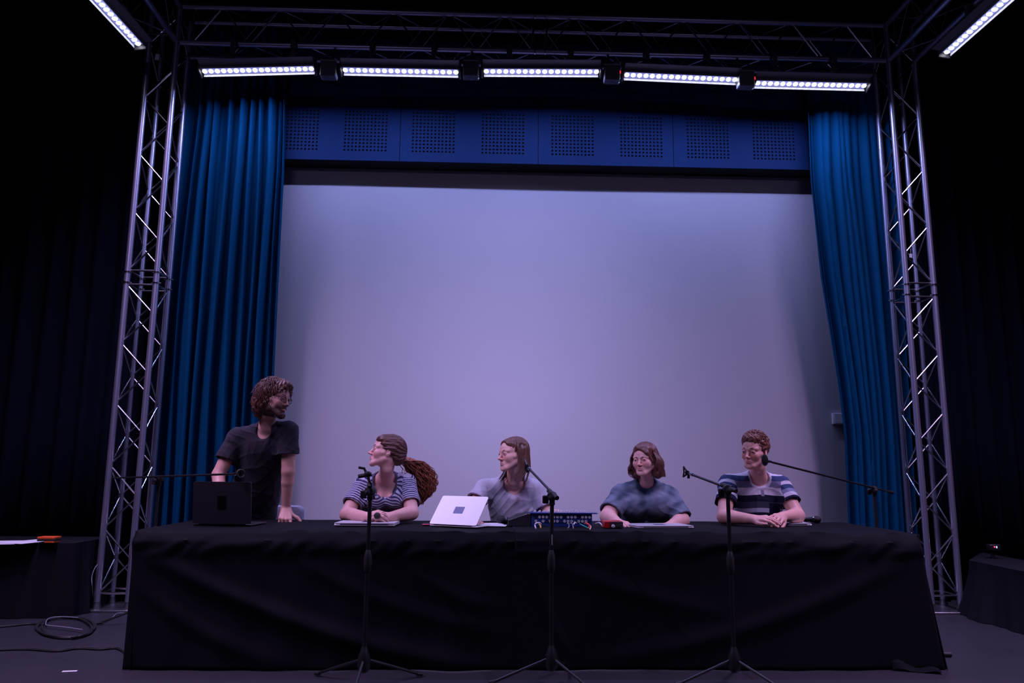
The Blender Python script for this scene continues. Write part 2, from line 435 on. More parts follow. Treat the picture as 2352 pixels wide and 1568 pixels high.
tr = truss('truss_tower', 'right '+tagw+'by the right blue curtain', (TX1, TY, 0.03), Z, X, Yv, ZT+HT-0.03, TS, TS, (2.63,), flip=1, group='truss towers')
for t, x in ((tl, TX0), (tr, TX1)):
    build(MB().box((x+TS/2, TY+TS/2, 0.008), (0.42, 0.42, 0.016), bev=0.003), 'base_plate', M_steel, t)
    b = MB()
    for dx in (0, TS):
        for dy in (0, TS): b.lathe([(0.034, 0.016), (0.034, 0.03), (0.027, 0.05), (0.027, 0.07)], 14, (x+dx, TY+dy, 0))
    build(b, 'foot_collars', M_steel, t)
tt = truss('overhead_truss', 'long horizontal lattice truss spanning above the wall between both towers', (TX0+TS+.03, TY, ZT), X, Yv, Z, TX1-TX0-TS-.06, TS, HT, (P(1240, 112, TY)[0]-TX0-TS-.03,), flip=0)
truss('side_truss', 'left side lattice truss running from the tower top towards the hall', (TX0, TY-.03, ZT), (0,-1,0), X, Z, 4.2, TS, HT, (2.5,), flip=1, group='side trusses')
truss('side_truss', 'right side lattice truss running from the tower top towards the hall', (TX1, TY-.03, ZT), (0,-1,0), X, Z, 4.2, TS, HT, (2.5,), flip=0, group='side trusses')
for px, py, w_, h_, lab in ((361, 131, .035, .055, 'small white paper tag hanging high on the left truss tower'), (2092, 587, .025, .035, 'small white sticker tag on a tube of the right truss tower')):
    c = P(px, py, TY-0.035)
    if px > 1000: c = P(px, py, TY+0.10)
    o = build(MB().box(c, (w_, 0.002, h_), R=roty(0.12)).tube([c+(0, 0, h_/2), c+(0.008, .008, h_/2+0.05)], 0.001, 4), 'paper_tag', M_paper, smooth=False)
    tag(o, lab, 'tag')

# ------------------------------------------------------------------ LED bars
def frame(a, b, n):
    x = (b-a)/np.linalg.norm(b-a); z = n-x*(n@x); z /= np.linalg.norm(z); y = np.cross(z, x)
    return np.array([x, y, z]).T        # columns: along, across, the way it shines
def led_bar(a, b, n, label, group, clamp_to=None):
    root = thing('led_bar', label, 'stage light', (a+b)/2, group)
    R = frame(a, b, n); c = (a+b)/2; L = np.linalg.norm(b-a)+0.06
    T = lambda x, y, z: c+R@np.array([x, y, z])
    build(MB().box(T(0, 0, -0.05), (L, 0.085, 0.07), R, bev=0.006), 'housing', M_housing, root)
    ysg = 1 if (R[:, 1]@np.array([0, -1, 0])) > 0 else -1
    # visor on the hall side, short lip on the other
    build(MB().box(T(0, ysg*0.075, -0.035), (L, 0.075, 0.004), R@rotx(0.0), bev=0).box(T(0, ysg*0.04, -0.02), (L, 0.004, 0.035), R), 'visor', M_visor, root, smooth=False)
    build(MB().box(T(0, -ysg*0.043, -0.006), (L-.02, 0.004, 0.034), R), 'reflector_lip', M_trough, root, smooth=False)
    build(MB().box(T(0, 0, -0.0135), (L-0.03, 0.070, 0.003), R), 'light_channel', M_trough_lit, root, smooth=False)
    for s in (-1, 1):
        build(MB().box(T(s*(L/2+.008), 0, -0.03), (0.016, 0.10, 0.11), R, bev=0.004), 'end_cap', M_housing, root)
    n_ = 18; me = None
    for k in range(n_):
        p = T(-L/2+0.03+(L-0.06)*k/(n_-1)*1.0, 0, -0.012)
        if me is None:
            mb = MB().lathe([(0.0205, 0), (0.0205, 0.004), (0.016, 0.010), (0.008, 0.013)], 14, (0, 0, 0), R); me = mb.mesh('lens', M_lens)
        o = link('lens', me, root); o.location = p-np.array(root.location)
    if clamp_to is not None:
        for s in (-0.27, 0.27):
            q = T(s*L, 0, -0.085); top = np.array([q[0], clamp_to[1], clamp_to[2]])
            if clamp_to[0] is not None: top = np.array([clamp_to[0], q[1], clamp_to[2]])
            b_ = MB().box((q+top)/2, (0.035, 0.035, abs(top[2]-q[2])+0.01), bev=0.004)
            build(b_, 'hanging_bracket', M_housing, root)
            axis = R if True else None
            Rc = np.array(Vector(R[:, 0]).to_track_quat('Z', 'Y').to_matrix())
            build(MB().lathe([(0.028, -0.025), (0.037, -0.024), (0.037, 0.024), (0.028, 0.025)], 14, top, Rc), 'clamp', M_rubber, root)
    return root
nm = ['leftmost', 'second from the left', 'middle', 'second from the right', 'rightmost']
for i in range(5):
    a, b = bar_ends(i)
    led_bar(a, b, NB, nm[i]+' of the five lit LED bars hanging under the overhead truss', 'LED bars under the overhead truss', (None, TY, ZT))
for k in range(2):
    a, b, d = side_ends(k)
    n = np.array([0.12 if k == 0 else -0.12, -0.05, -0.98])
    led_bar(a, b, n, ('lit LED bar slanting out of the top left corner of the picture', 'lit LED bar slanting out of the top right corner of the picture')[k], None, (TX0 if k == 0 else TX1+TS, None, ZT))
# power boxes between the bars with their red lamps and safety wires
for (px, py, lab, red) in ((756, 163, 'black power box between the first and second LED bars from the left', 0), (1082, 163, 'black power box between the second and third LED bars from the left', 0),
                      (1405, 172, 'black power box between the third and fourth LED bars from the left', 1), (1712, 186, 'black power box between the fourth and fifth LED bars from the left', 1)):
    c = P(px, py, BARY-0.02)
    pb = thing('power_box', lab, 'power box', c, 'power boxes between LED bars')
    build(MB().box(c, (0.135, 0.10, 0.13), bev=0.008), 'case', M_housing, pb)
    build(MB().box(c+(0, -0.045, 0.068), (0.14, 0.03, 0.012), bev=0.004), 'top_plate', M_visor, pb)
    build(MB().tube([c+(-.02, -.03, -.085), c+(.0, -.03, -.083), c+(.03, -.02, -.088), c+(.055, -.01, -.08), c+(.068, 0, -.066)], 0.003, 6).tube([c+(0,0,-.06), c+(-.005, -.03, -.085)], .002, 5), 'safety_hook', M_chrome, pb)
    build(MB().tube([c+(0, .05, .06), (c[0], TY, ZT-0.02)], 0.012, 8), 'hanging_strap', M_rubber, pb)
    if red: build(MB().box(c+(0.066, -0.052, 0.0), (0.008, 0.004, 0.028), bev=.001), 'indicator_lamp', emis('red_indicator', (1.0, 0.02, 0.03), 1.2) if 'red_indicator' not in MATS else MATS['red_indicator'], pb)
# a loose power cable slung along the bars
b = MB()
pts = [np.array([P(x, 140, BARY+0.08)[0], BARY+0.08, 4.66+0.03*math.sin(x*.031)+0.02*math.sin(x*.011)]) for x in range(470, 2010, 12)]
b.tube(pts, 0.006, 6)
tag(build(b, 'power_cable', M_rubber), 'black power cable slung along the tops of the LED bars', 'cable')

# ------------------------------------------------------------------ the long table and its cloths
ZTAB = 0.745
XL, XR, YN, YF = -2.03, 2.60, 4.62, 5.62
for i, x in enumerate((XL+0.62, (XL+XR)/2+0.02, XR-0.62)):
    pass
tb = thing('long_table', 'long folding table hidden under the black cloths in front of the panel', 'table', ((XL+XR)/2, (YN+YF)/2, 0))
build(MB().box(((XL+XR)/2, (YN+YF)/2, 0.695), (XR-XL-.04, YF-YN-.06, 0.03), bev=.004), 'tabletop', M_wood, tb)
for x in (XL+.3, (XL+XR)/2, XR-.3):
    for y in (YN+.12, YF-.12): rod('leg', (x, y, 0), (x, y, 0.68), 0.014, M_steel, tb, 8)
def cloth(x0, x1, zlift, seed, left_open, right_open, name, label, ridges, bulge):
    """top sheet, front fall and the end falls as one draped sheet"""
    r = np.random.default_rng(seed)
    nx = int((x1-x0)/0.02); xs = np.linspace(x0, x1, nx+1)
    # profile along the cross-section: back edge -> front edge -> floor
    prof = [(YF+0.012, 0.66), (YF+0.012, 0.735)] + [(y, ZTAB-0.0035) for y in np.linspace(YF, YN+0.02, 22)]
    nd = 40
    V = []
    fall = np.linspace(0, 1, nd)
    for i, x in enumerate(xs):
        col = []
        for (y, z) in prof[:2]: col.append((x, y, z+zlift))
        for (y, z) in prof[2:]:
            e = 0.0035*math.sin(3.1*x+5*y+seed)*math.sin(1.7*x-4*y) + 0.002*math.sin(17*x+9*y)
            near = max(0, 1-(y-YN)/0.18)
            e += near*(0.010*math.sin(11*x+2*math.sin(5*x))+0.007*math.sin(27*x+14*y+3*math.sin(7*x)))*(1 if y > YN+.03 else .6)
            col.append((x, y, min(max(z+zlift+e*(0.35+.65*min(1, max(0, (4.84-y)/.12))), ZTAB-.0095+zlift), ZTAB-0.001+zlift+0.008*near)))
        zt = ZTAB-0.012+zlift
        for t in fall:
            if t < 0.06:
                k = t/0.06; y = YN+0.012-0.02*math.sin(k*PI/2); z = zt-0.03*k+0.004*math.sin(13*x+seed)
            else:
                k = (t-0.06)/0.94; z = (zt-0.03)*(1-k)+0.004*k
                y = YN-0.008-0.012-0.10*k**1.3
                d = 0.012*math.sin(6.3*x+2*math.sin(2.1*x)+1.2*k+seed)*k+0.006*math.sin(19*x+3*k+seed)*k
                for (ax, az, bx, bz, wd, am) in ridges:      # hanging swags between two points
                    u = (x-ax)/(bx-ax) if bx != ax else 2
                    if -0.05 < u < 1.05:
                        uu = min(max(u, 0), 1); zz = az+(bz-az)*(1-(1-uu)**1.6)
                        fade = math.sin(PI*u)**.7 if 0 < u < 1 else 0.0
                        d += am*fade*math.exp(-((z-zz)/wd)**2)
                if left_open: d *= min(1, max(0, (x-x0)/.12)+.3)
                y -= d
                # crumpled hem turned over under the edge
                if k < 0.16: y -= math.sin(PI*k/0.16)*(0.014*abs(math.sin(9*x+2.2*math.sin(4*x+seed)+10*k))+.008*math.sin(31*x+40*k+3*math.sin(11*x)))
            xx = x+bulge(x, k if t >= .06 else 0)
            col.append((xx, y, max(z, 0.004)))
        V.append(col)
    n = len(V[0]); VV = [p for c_ in V for p in c_]
    Fc = [(i*n+j, i*n+j+1, (i+1)*n+j+1, (i+1)*n+j) for i in range(nx) for j in range(n-1)]
    mb = MB().add(VV, Fc)
    # end falls
    for side, on in ((-1, left_open), (1, right_open)):
        if not on: continue
        c0 = V[0] if side < 0 else V[-1]
        xe = c0[5][0]; ys = np.linspace(YF, YN, 24); rows = 22; E_ = []
        for a, y in enumerate(ys):
            for b_ in range(rows):
                k = b_/(rows-1); z = (ZTAB-0.006+zlift)*(1-k)+0.004*k
                fl = 0.010*math.sin(14*y+2)*k+(0.02 if side > 0 else -0.03)*k+0.006*math.sin(31*y)*k
                yy = y+(YN-YF)*0+(-(0.12)*k**1.3 if a == len(ys)-1 else -(0.12)*k**1.3*(a/(len(ys)-1))**4)
                E_.append((xe+side*fl+bulge(xe, k)*(a/(len(ys)-1))**3, yy, z))
        F2 = [(a*rows+b_, a*rows+b_+1, (a+1)*rows+b_+1, (a+1)*rows+b_) for a in range(len(ys)-1) for b_ in range(rows-1)]
        mb.add(E_, F2)
    o = build(mb, name, M_cloth)
    md = o.modifiers.new('thickness', 'SOLIDIFY'); md.thickness = 0.003; md.offset = -1
    return tag(o, label, 'tablecloth')
XM = P(1190, 1230, YN)[0]
cloth(XL, XM+0.10, 0.0, 2, True, False, 'tablecloth', 'black tablecloth over the left half of the long table, with diagonal swags',
      [(XL+.05, .62, 0.1, .02, .05, .040), (XL+.9, .60, 0.15, .20, .045, .016), (XL+0.02, .45, -1.0, .03, .05, .018), (XL+1.6, .52, .12, .32, .04, .012)], lambda x, k: 0.045*k*max(0, (XL+.35-x)/.35))
cloth(XM-0.02, XR, 0.004, 9, False, True, 'tablecloth', 'black tablecloth over the right half of the long table, falling to a pointed corner',
      [(XR-.02, .62, .55, .05, .05, .022), (XM+.1, .60, 1.5, .30, .05, .014), (XM+.05, .66, .5, .1, .04, .012)], lambda x, k: 0.03*k*max(0, (x-2.2)/.4))
# pointed tail of cloth on the floor at the right end
a = PZ(2050, 1536, 0.01); b_ = PZ(2165, 1545, 0.01); c_ = PZ(2128, 1500, 0.01)
mb = MB(); n = 8
V = []
for i in range(n+1):
    for j in range(5):
        u = i/n; v = j/4
        p = a*(1-u)+b_*u; q = (a*(1-u)+c_*u)
        z = 0.006+0.05*math.sin(PI*v)*(1-u)+0.01*math.sin(9*u)
        pp = p*(1-v)+q*v; V.append((pp[0], pp[1], max(z, .004)))
Fc = [(i*5+j, i*5+j+1, (i+1)*5+j+1, (i+1)*5+j) for i in range(n) for j in range(4)]
tag(build(mb.add(V, Fc), 'cloth_tail', M_cloth), 'pointed black cloth end lying on the floor at the right end of the table', 'cloth')

# ------------------------------------------------------------------ microphone stands
def mic_stand(label, base, joint, tip, tail, legs, group='boom microphone stands', rot=0.3, thick=0.0095, clip='claw'):
    base, joint, tip, tail = [np.array(q, float) for q in (base, joint, tip, tail)]
    root = thing('microphone_stand', label, 'microphone stand', (base[0], base[1], 0), group)
    bx, by = base[0], base[1]
    top = joint-np.array([0, 0, .035]); mid = 0.62
    build(MB().tube([(bx, by, 0.10), (bx, by, mid)], 0.0125, 12), 'lower_tube', M_blackmetal, root)
    build(MB().tube([(bx, by, mid), (top[0], top[1], top[2])], thick+.0015, 12), 'upper_tube', M_blackmetal, root)
    build(MB().lathe([(.012, -.06), (.019, -.05), (.021, -.02), (.021, .02), (.016, .045), (.011, .06)], 14, (bx, by, mid)), 'clutch', M_rubber, root)
    build(MB().lathe([(.014, .06), (.03, .075), (.034, .10), (.032, .14), (.02, .17), (.014, .19)], 14, (bx, by, 0)), 'hub', M_blackmetal, root)
    for k in range(3):
        A = rot+k*2*PI/3; e = np.array([bx+.32*math.cos(A), by+.32*math.sin(A), 0.014])
        build(MB().tube([(bx+.025*math.cos(A), by+.025*math.sin(A), .12), e*0.5+np.array([bx, by, .13])*0.5+(0, 0, .0), e], 0.0075, 8), 'leg', M_blackmetal if k else M_blackmetal, root)
        f = build(MB().tube([e+(e-np.array([bx, by, .1]))*(-.06), e+(e-np.array([bx, by, .1]))*(.04)-(0, 0, -.004)], 0.0115, 8), 'rubber_foot', M_rubber, root)
    # swivel joint and boom
    Rb = np.array(Vector(tip-tail).to_track_quat('Z', 'Y').to_matrix())
    sidev = Rb[:, 0] if abs(Rb[2, 0]) < .9 else Rb[:, 1]
    Rj = np.array(Vector((-0.2, -1, 0)).to_track_quat('Z', 'Y').to_matrix())
    build(MB().lathe([(.006, -.035), (.023, -.03), (.027, -.012), (.027, .012), (.023, .03), (.006, .035)], 14, joint-(0, 0, .012), Rj)
          .box(joint-(0, 0, .04), (.03, .03, .045), bev=.006), 'swivel', M_rubber, root)
    build(MB().lathe([(.004, .03), (.006, .04), (.014, .045), (.014, .058), (.005, .062)], 10, joint-(0, 0, .02), Rj), 'joint_bolt', M_rubber, root)
    build(MB().box(joint-(0, 0, .03)+np.array([-.036, 0, 0]), (.034, .012, .045), bev=.005), 'wing_knob', M_rubber, root)
    build(MB().tube([tail, tip], 0.0072, 10), 'boom', M_blackmetal, root)
    u = (tip-tail)/np.linalg.norm(tip-tail)
    build(MB().tube([joint-u*.035, joint+u*.045], 0.014, 12), 'boom_collar', M_rubber, root)
    build(MB().tube([tail-u*.004, tail+u*.06], 0.0125, 12), 'end_cap', M_rubber, root)
    build(MB().tube([tip-u*.012, tip+u*.012], 0.0095, 10).tube([tip+u*.012, tip+u*.035], .005, 8), 'thread_tip', M_chrome, root)
    c0 = tip+u*.04
    if clip == 'ring':       # an open cradle ring
        Rr = np.array(Vector(u+np.array([.3, -.6, .2])).to_track_quat('Z', 'Y').to_matrix()); ring = []
        for k in range(17):
            A = 0.35+k/16*5.6; ring.append(c0+u*.02+Rr@np.array([.024*math.cos(A), .024*math.sin(A), 0]))
        build(MB().tube(ring, 0.006, 8), 'microphone_clip', M_rubber, root)
    elif clip == 'claw':
        mb = MB(); e1 = np.array([0, 0, 1.]); 
        p1 = c0+u*.034+e1*.028; p2 = c0+u*.040-e1*.032
        mb.tube([c0, c0+u*.010+e1*.012, p1], .0055, 7).tube([c0, c0+u*.008-e1*.012, p2], .0055, 7).tube([p1, (p1+p2)/2-u*.006, p2], .0045, 7)
        mb.tube([c0-u*.015, c0-u*.01-e1*.03], .008, 8).lathe([(.006, -.012), (.014, -.01), (.014, .01), (.006, .012)], 10, c0, Rj)
        build(mb, 'microphone_clip', M_blackmetal, root)
    elif clip == 'oval':     # clip turned to the hall: a closed dark oval
        Ro = np.array(Vector(np.array([-.35, -1, .15])).to_track_quat('Z', 'Y').to_matrix())
        mb = MB().lathe([(.006, -.05), (.021, -.045), (.0285, -.01), (.031, .02), (.027, .045), (.008, .052)], 16, (0, 0, 0), np.diag([.72, 1.25, .5]))
        mb.v = [tuple(Ro@np.array(v)+c0+u*.02) for v in mb.v]
        build(mb, 'microphone_clip', M_blackmetal, root)
    elif clip == 'wing':
        mb = MB().tube([c0+(-.05, 0, .035), c0+(-.02, 0, .03), c0+(-.008, 0, .005), c0+(.01, 0, .0)], .007, 8).tube([c0+(-.05, 0, -.012), c0+(.02, 0, .0)], .011, 8).lathe([(.006, -.02), (.016, -.015), (.016, .015), (.006, .02)], 12, c0, Rj)
        build(mb, 'microphone_clip', M_rubber, root)
    return root
j = P(366, 1096, 5.78)
mic_stand('black boom stand behind the left table end, boom level towards the standing man', (j[0], j[1], 0), j, P(542, 1088, 4.92), P(243, 1098, 6.4), 3, rot=1.2, clip='ring')
j = P(851, 1122, 4.22)
mic_stand('black microphone stand without a long boom, before the woman with the ponytail', (j[0], j[1], 0), j, j+np.array([-.004, -.05, .055]), j+np.array([.0, .10, -.05]), 3, rot=0.5, clip='wing')
j = P(1268, 1134, 4.25)
ms = mic_stand('black boom stand before the blue mixer, short boom rising towards the long-haired man', (j[0]-.004, j[1], 0), j, P(1216, 1077, 4.55), P(1279, 1143, 4.18), 3, rot=3.3, clip='claw')
j = P(1671, 1118, 4.22)
mic_stand('black boom stand before the wide-striped shirt, boom with an empty forked clip', (j[0], j[1], 0), j, P(1588, 1089, 4.5), P(1690, 1127, 4.15), 3, rot=5.4, clip='claw')
j = P(2007, 1120, 5.95)
mic_stand('black boom stand behind the right table end, long boom reaching towards a face', (j[0], j[1], 0), j, P(1768, 1060, 5.02), P(2050, 1131, 6.12), 3, rot=0.9, clip='oval')
# silver sticker low on the middle stand
c = P(1268, 1239, 4.25-.0145)
build(MB().box(c, (.004, .003, .055)), 'silver_sticker', M_plastic, ms)

# ------------------------------------------------------------------ laptops
def laptop(label, hinge, yaw, W, D, ang, m, th=.016, closed=False, emblem=(.07, .09), em=M_emblem, emissive=None):
    """hinge: middle of the hinge line on the table; the keyboard lies away from the camera (+y); ang = opening from flat shut"""
    hinge = np.array(hinge, float); Rz = rotz(yaw)
    root = thing('laptop', label, 'laptop', hinge, None)
    T = lambda x, y, z: hinge+Rz@np.array([x, y, z])
    bz = th*.55
    build(MB().box(T(0, D/2, bz/2+.001), (W, D, bz), Rz, bev=.003), 'base', m, root)
    R = Rz@rotx(ang)
    lid_c = T(0, 0, bz+.003)+R@np.array([0, D/2, .0025])
    build(MB().prism(round_rect(W, D, .012), .005, lid_c+R@np.array([0, 0, .0025]), R@np.array([[1.,0,0],[0,0,1],[0,-1,0]])), 'lid', m, root)
    build(MB().prism(round_rect(emblem[0], emblem[1], .003), .0008, lid_c+R@np.array([0, 0, .0034]), R@np.array([[1.,0,0],[0,0,1],[0,-1,0]])), 'lid_emblem', em, root)
    if not closed:
        build(MB().box(lid_c+R@np.array([0, 0, -.0031]), (W-.02, D-.02, .0008), R), 'screen', M_keys, root)
        kb = MB()
        for a in range(13):
            for b in range(5): kb.box(T(-W/2+.03+(W-.06)*(a+.5)/13, D*.16+b*.019, bz+.0022), ((W-.06)/13-.003, .016, .002), Rz)
        k = build(kb, 'keyboard', M_keys, root, smooth=False); k['kind'] = 'stuff'
        build(MB().box(T(0, D*.8, bz+.0012), (W*.3, D*.28, .0008), Rz), 'trackpad', m, root)
    build(MB().tube([T(-W*.4, .002, bz+.002), T(W*.4, .002, bz+.002)], .004, 8), 'hinge', M_keys, root)
    return root
def round_rect(W, D, r):
    out = []
    for cx, cy, a0 in ((W/2-r, D/2-r, 0), (-W/2+r, D/2-r, 90), (-W/2+r, -D/2+r, 180), (W/2-r, -D/2+r, 270)):
        for k in range(5):
            A = math.radians(a0+k*22.5); out.append((cx+r*math.cos(A), cy+r*math.sin(A)))
    return out
h = (PZ(448, 1205, ZTAB)+PZ(572, 1209, ZTAB))/2
laptop('open charcoal laptop standing in front of the man leaning on the table', h, -0.10, .375, .262, math.radians(97), M_darkshell, emblem=(.058, .085), em=mat('black_emblem', (.003, .003, .003), .8, spec=.05))
h = (PZ(770, 1207, ZTAB)+PZ(903, 1210, ZTAB))/2
laptop('closed silver laptop under the clasped hands of the woman in the fine-striped shirt', h, -0.03, .38, .26, 0.0, M_silver, th=.022, closed=True)
h = (PZ(986, 1208, ZTAB)+PZ(1094, 1212, ZTAB))/2
laptop('half-closed white laptop, its bright lid tilted back in front of the long-haired man', h, -0.50, .345, .235, math.radians(47), M_white, emblem=(.07, .055), em=mat('blue_grey_emblem', (.13, .15, .3), .5, vary=.3, scale=120))
h = (PZ(1466, 1214, ZTAB)+PZ(1594, 1213, ZTAB))/2
laptop('closed silver laptop lying in front of the woman in the blue t-shirt', h, 0.16, .375, .25, 0.0, M_silver, closed=True, emblem=(.07, .06))
h = (PZ(1748, 1209, ZTAB)+PZ(1868, 1206, ZTAB))/2
laptop('closed thin silver laptop under the hands of the man in the wide-striped shirt', h, 0.05, .345, .24, 0.0, M_silver, th=.018, closed=True, emblem=(.001, .001))
c = PZ(979, 1206, ZTAB)
ph = thing('pink_phone', 'bright pink phone case beside the left foot of the white laptop', 'phone', c)
build(MB().box(c+(0, .03, .005), (.05, .10, .008), bev=.003), 'case', M_pink, ph)
build(MB().box(c+(0, .03, .0096), (.044, .09, .001)), 'screen', M_keys, ph)
# papers beside the white laptop
for k, (px, py, rz, lab) in enumerate(((1118, 1206, .3, 'white sheet of paper right of the white laptop, topmost'), (1128, 1209, -.1, 'white sheet of paper right of the white laptop, underneath'))):
    c = PZ(px, py, ZTAB)
    o = build(MB().box(c+(0, .07, .0045-k*.002), (.20, .14, .0012), rotz(rz)), 'paper_sheet', M_paper, smooth=False); tag(o, lab, 'paper')

# ------------------------------------------------------------------ microphones
def microphone(label, head, direc, ring=M_chrome, s=1.0):
    """head: centre of the ball, direc: from ball to handle end"""
    head = np.array(head, float); d = np.array(direc, float); d /= np.linalg.norm(d)
    R = np.array(Vector(d).to_track_quat('Z', 'Y').to_matrix())
    root = thing('microphone', label, 'microphone', head)
    build(MB().lathe([(.004, -.026*s), (.015*s, -.022*s), (.0235*s, -.010*s), (.0255*s, .004*s), (.0235*s, .016*s), (.019*s, .026*s)], 18, head, R), 'grille', M_grille, root)
    build(MB().lathe([(.0215*s, .020*s), (.0215*s, .030*s)], 18, head, R), 'ring', ring, root)
    build(MB().lathe([(.0195*s, .030*s), (.0165*s, .06*s), (.0125*s, .12*s), (.0115*s, .175*s), (.009*s, .18*s)], 16, head, R), 'handle', M_blackmetal, root)
    build(MB().box(head+R@np.array([0, -.0165*s, .075*s]), (.006, .004, .014), R), 'switch', M_chrome, root)
    return root
c = PZ(1150, 1203, ZTAB)
microphone('black microphone resting on the papers with its round head beside the mixer', c+(0, 0, .028), (.75, .55, -.10), s=1.15)
c = PZ(1871, 1202, ZTAB)
microphone('black microphone with a silver ring lying right of the thin silver laptop', c+(.030, .02, .027), (-.8, .3, -.02), s=1.0)

# ------------------------------------------------------------------ mixing desk
def on_table(px, Y): q = P(px, 1205, Y); return q[0]
MX0, MX1, MY = on_table(1221, 5.05), on_table(1360, 5.05), 5.05
W = MX1-MX0
mx = thing('mixing_desk', 'wide blue audio mixer with rows of white-ringed sockets in the middle of the table', 'mixer', ((MX0+MX1)/2, MY+.2, ZTAB))
ztop = P(1290, 1179, MY)[2]
prof = [(0, 0.0), (0, ztop-ZTAB), (.10, ztop-ZTAB+.002), (.42, .05), (.42, 0.0)]
Rm = np.array([[0,1.,0],[1,0,0],[0,0,1]])
build(MB().prism(prof, W, (MX0, MY, ZTAB+.002), Rm), 'body', M_mixblue, mx, smooth=False)
c = P(1371, 1180, MY)
build(MB().box(((MX0+MX1)/2+.012, MY+.03, ztop+.002), (W+.045, .09, .006)), 'top_flange', M_mixblue, mx)
ncol = 16
for r_ in range(2):
    for k in range(ncol):
        if r_ == 1 and k == 1: continue
        x = MX0+.028+(W-.045)*k/(ncol-1); z = ztop-.022-.026*r_
        build(MB().lathe([(.0085, 0), (.0085, .006), (.0055, .006), (.0055, .001)], 12, (x, MY, z), rotx(PI/2)), 'socket', M_plastic if (k*7+r_*3) % 4 else M_chrome, mx)
for r_ in range(2):
    for k in range(2):
        build(MB().lathe([(.0055, 0), (.0055, .008), (.003, .008), (.003, .001)], 10, (MX0+.075+.013*k, MY, ztop-.075-.014*r_), rotx(PI/2)), 'small_socket', M_chrome, mx)
for k in range(14):
    x = MX0+.13+(W-.15)*k/13
    build(MB().lathe([(.0065, 0), (.0065, .008), (.004, .014), (.004, .016)], 10, (x, MY+.03, ztop+.005)), 'knob', M_plastic, mx)
for r_ in range(5):
    for k in range(12):
        x = MX0+.03+(W-.06)*k/11; y = MY+.10+.05*r_; z = ztop+.002-(y-MY-.10)*(ztop-ZTAB-.048)/.32
        build(MB().lathe([(.006, 0), (.006, .010), (.003, .013)], 8, (x, y, z)), 'knob', M_plastic, mx)
# black sloping case left of the mixer
a0 = P(1168, 1200, 5.0); a1 = P(1218, 1181, 5.1)
sx0, sx1 = a0[0], MX0-.004; zt = P(1213, 1181, MY)[2]-ZTAB
Rs = np.eye(3)
case = thing('sloping_case', 'black sloping audio case with a silver top edge, left against the blue mixer', 'case', ((sx0+sx1)/2, MY+.15, ZTAB))
build(MB().prism([(0, 0), (0, .030), (sx1-sx0-.02, zt), (sx1-sx0, zt), (sx1-sx0, 0)], .30, (sx0, MY+.01, ZTAB+.002), Rs), 'shell', M_darkshell, case, smooth=False)
build(MB().tube([(sx0, MY+.01, ZTAB+.034), (sx1-.02, MY+.01, ZTAB+zt+.003), (sx1, MY+.01, ZTAB+zt+.003)], .0025, 6), 'silver_edge', M_chrome, case)
def cable(label, pts, m, r=.0035, name='cable', group=None):
    pts = [np.array(p, float) for p in pts]; out = []
    n = len(pts)
    for i in range(n-1):
        p0, p1, p2, p3 = pts[max(i-1, 0)], pts[i], pts[i+1], pts[min(i+2, n-1)]
        for k in range(6):
            t = k/6
            out.append(.5*((2*p1)+(-p0+p2)*t+(2*p0-5*p1+4*p2-p3)*t*t+(-p0+3*p1-3*p2+p3)*t**3))
    out.append(pts[-1])
    return tag(build(MB().tube(out, r, 7), name, m), label, 'cable', group)
cm = {n: mat('cable_'+n, c_, .5) for n, c_ in dict(white=(.7,.7,.72), orange=(.75,.13,.03), green=(.05,.5,.3), yellow=(.7,.5,.08), grey=(.2,.2,.24)).items()}
yq = MY-.045
def Q(px, py, dy=0): return P(px, py, MY-.02-dy)
cable('thick white cable looping out of the left end of the blue mixer', [Q(1243, 1203), Q(1238, 1200, .03), Q(1230, 1202, .04), Q(1229, 1208, .05), PZ(1231, 1213, ZTAB+.005)], cm['white'], .0045)
cable('yellow plug cable beside the thick white loop under the mixer', [Q(1238, 1203), Q(1241, 1206, .03), PZ(1242, 1212, ZTAB+.005)], cm['yellow'], .0045)
cable('grey cable hanging from the middle of the mixer to the cloth', [Q(1303, 1201), Q(1306, 1203, .03), Q(1307, 1209, .05), PZ(1304, 1213, ZTAB+.006)], cm['grey'], .004)
cable('second grey cable curving down right of the middle of the mixer', [Q(1309, 1201), Q(1315, 1203, .04), PZ(1317, 1214, ZTAB+.006)], cm['grey'], .0035)
cable('short white cable arching right of the grey cables under the mixer', [Q(1324, 1201), Q(1320, 1200, .03), Q(1318, 1204, .05)], cm['white'], .004)
cable('thin green cable slanting down under the right half of the mixer', [Q(1331, 1202), Q(1340, 1207, .03), PZ(1355, 1214, ZTAB+.005)], cm['green'], .003)
cable('orange cable crossing the white one under the right half of the mixer', [Q(1342, 1201), Q(1350, 1203, .02), Q(1353, 1208, .03), PZ(1352, 1213, ZTAB+.008)], cm['orange'], .003)
cable('red-orange cable curving beside the orange cable at the mixer', [Q(1346, 1199), Q(1353, 1204, .02), PZ(1357, 1211, ZTAB+.006)], mat('cable_redorange', (.8, .07, .04), .5), .0028)
cable('cream cable ending in a plug under the right half of the mixer', [Q(1349, 1204), Q(1357, 1208, .03), PZ(1355, 1216, ZTAB+.006)], mat('cable_cream', (.7, .6, .45), .5), .0035)
cable('white cable running from the mixer to the small red interface', [Q(1368, 1202), P(1376, 1200, 4.98), P(1382, 1205, 4.95), P(1385, 1210, 4.95)], cm['white'], .0042)
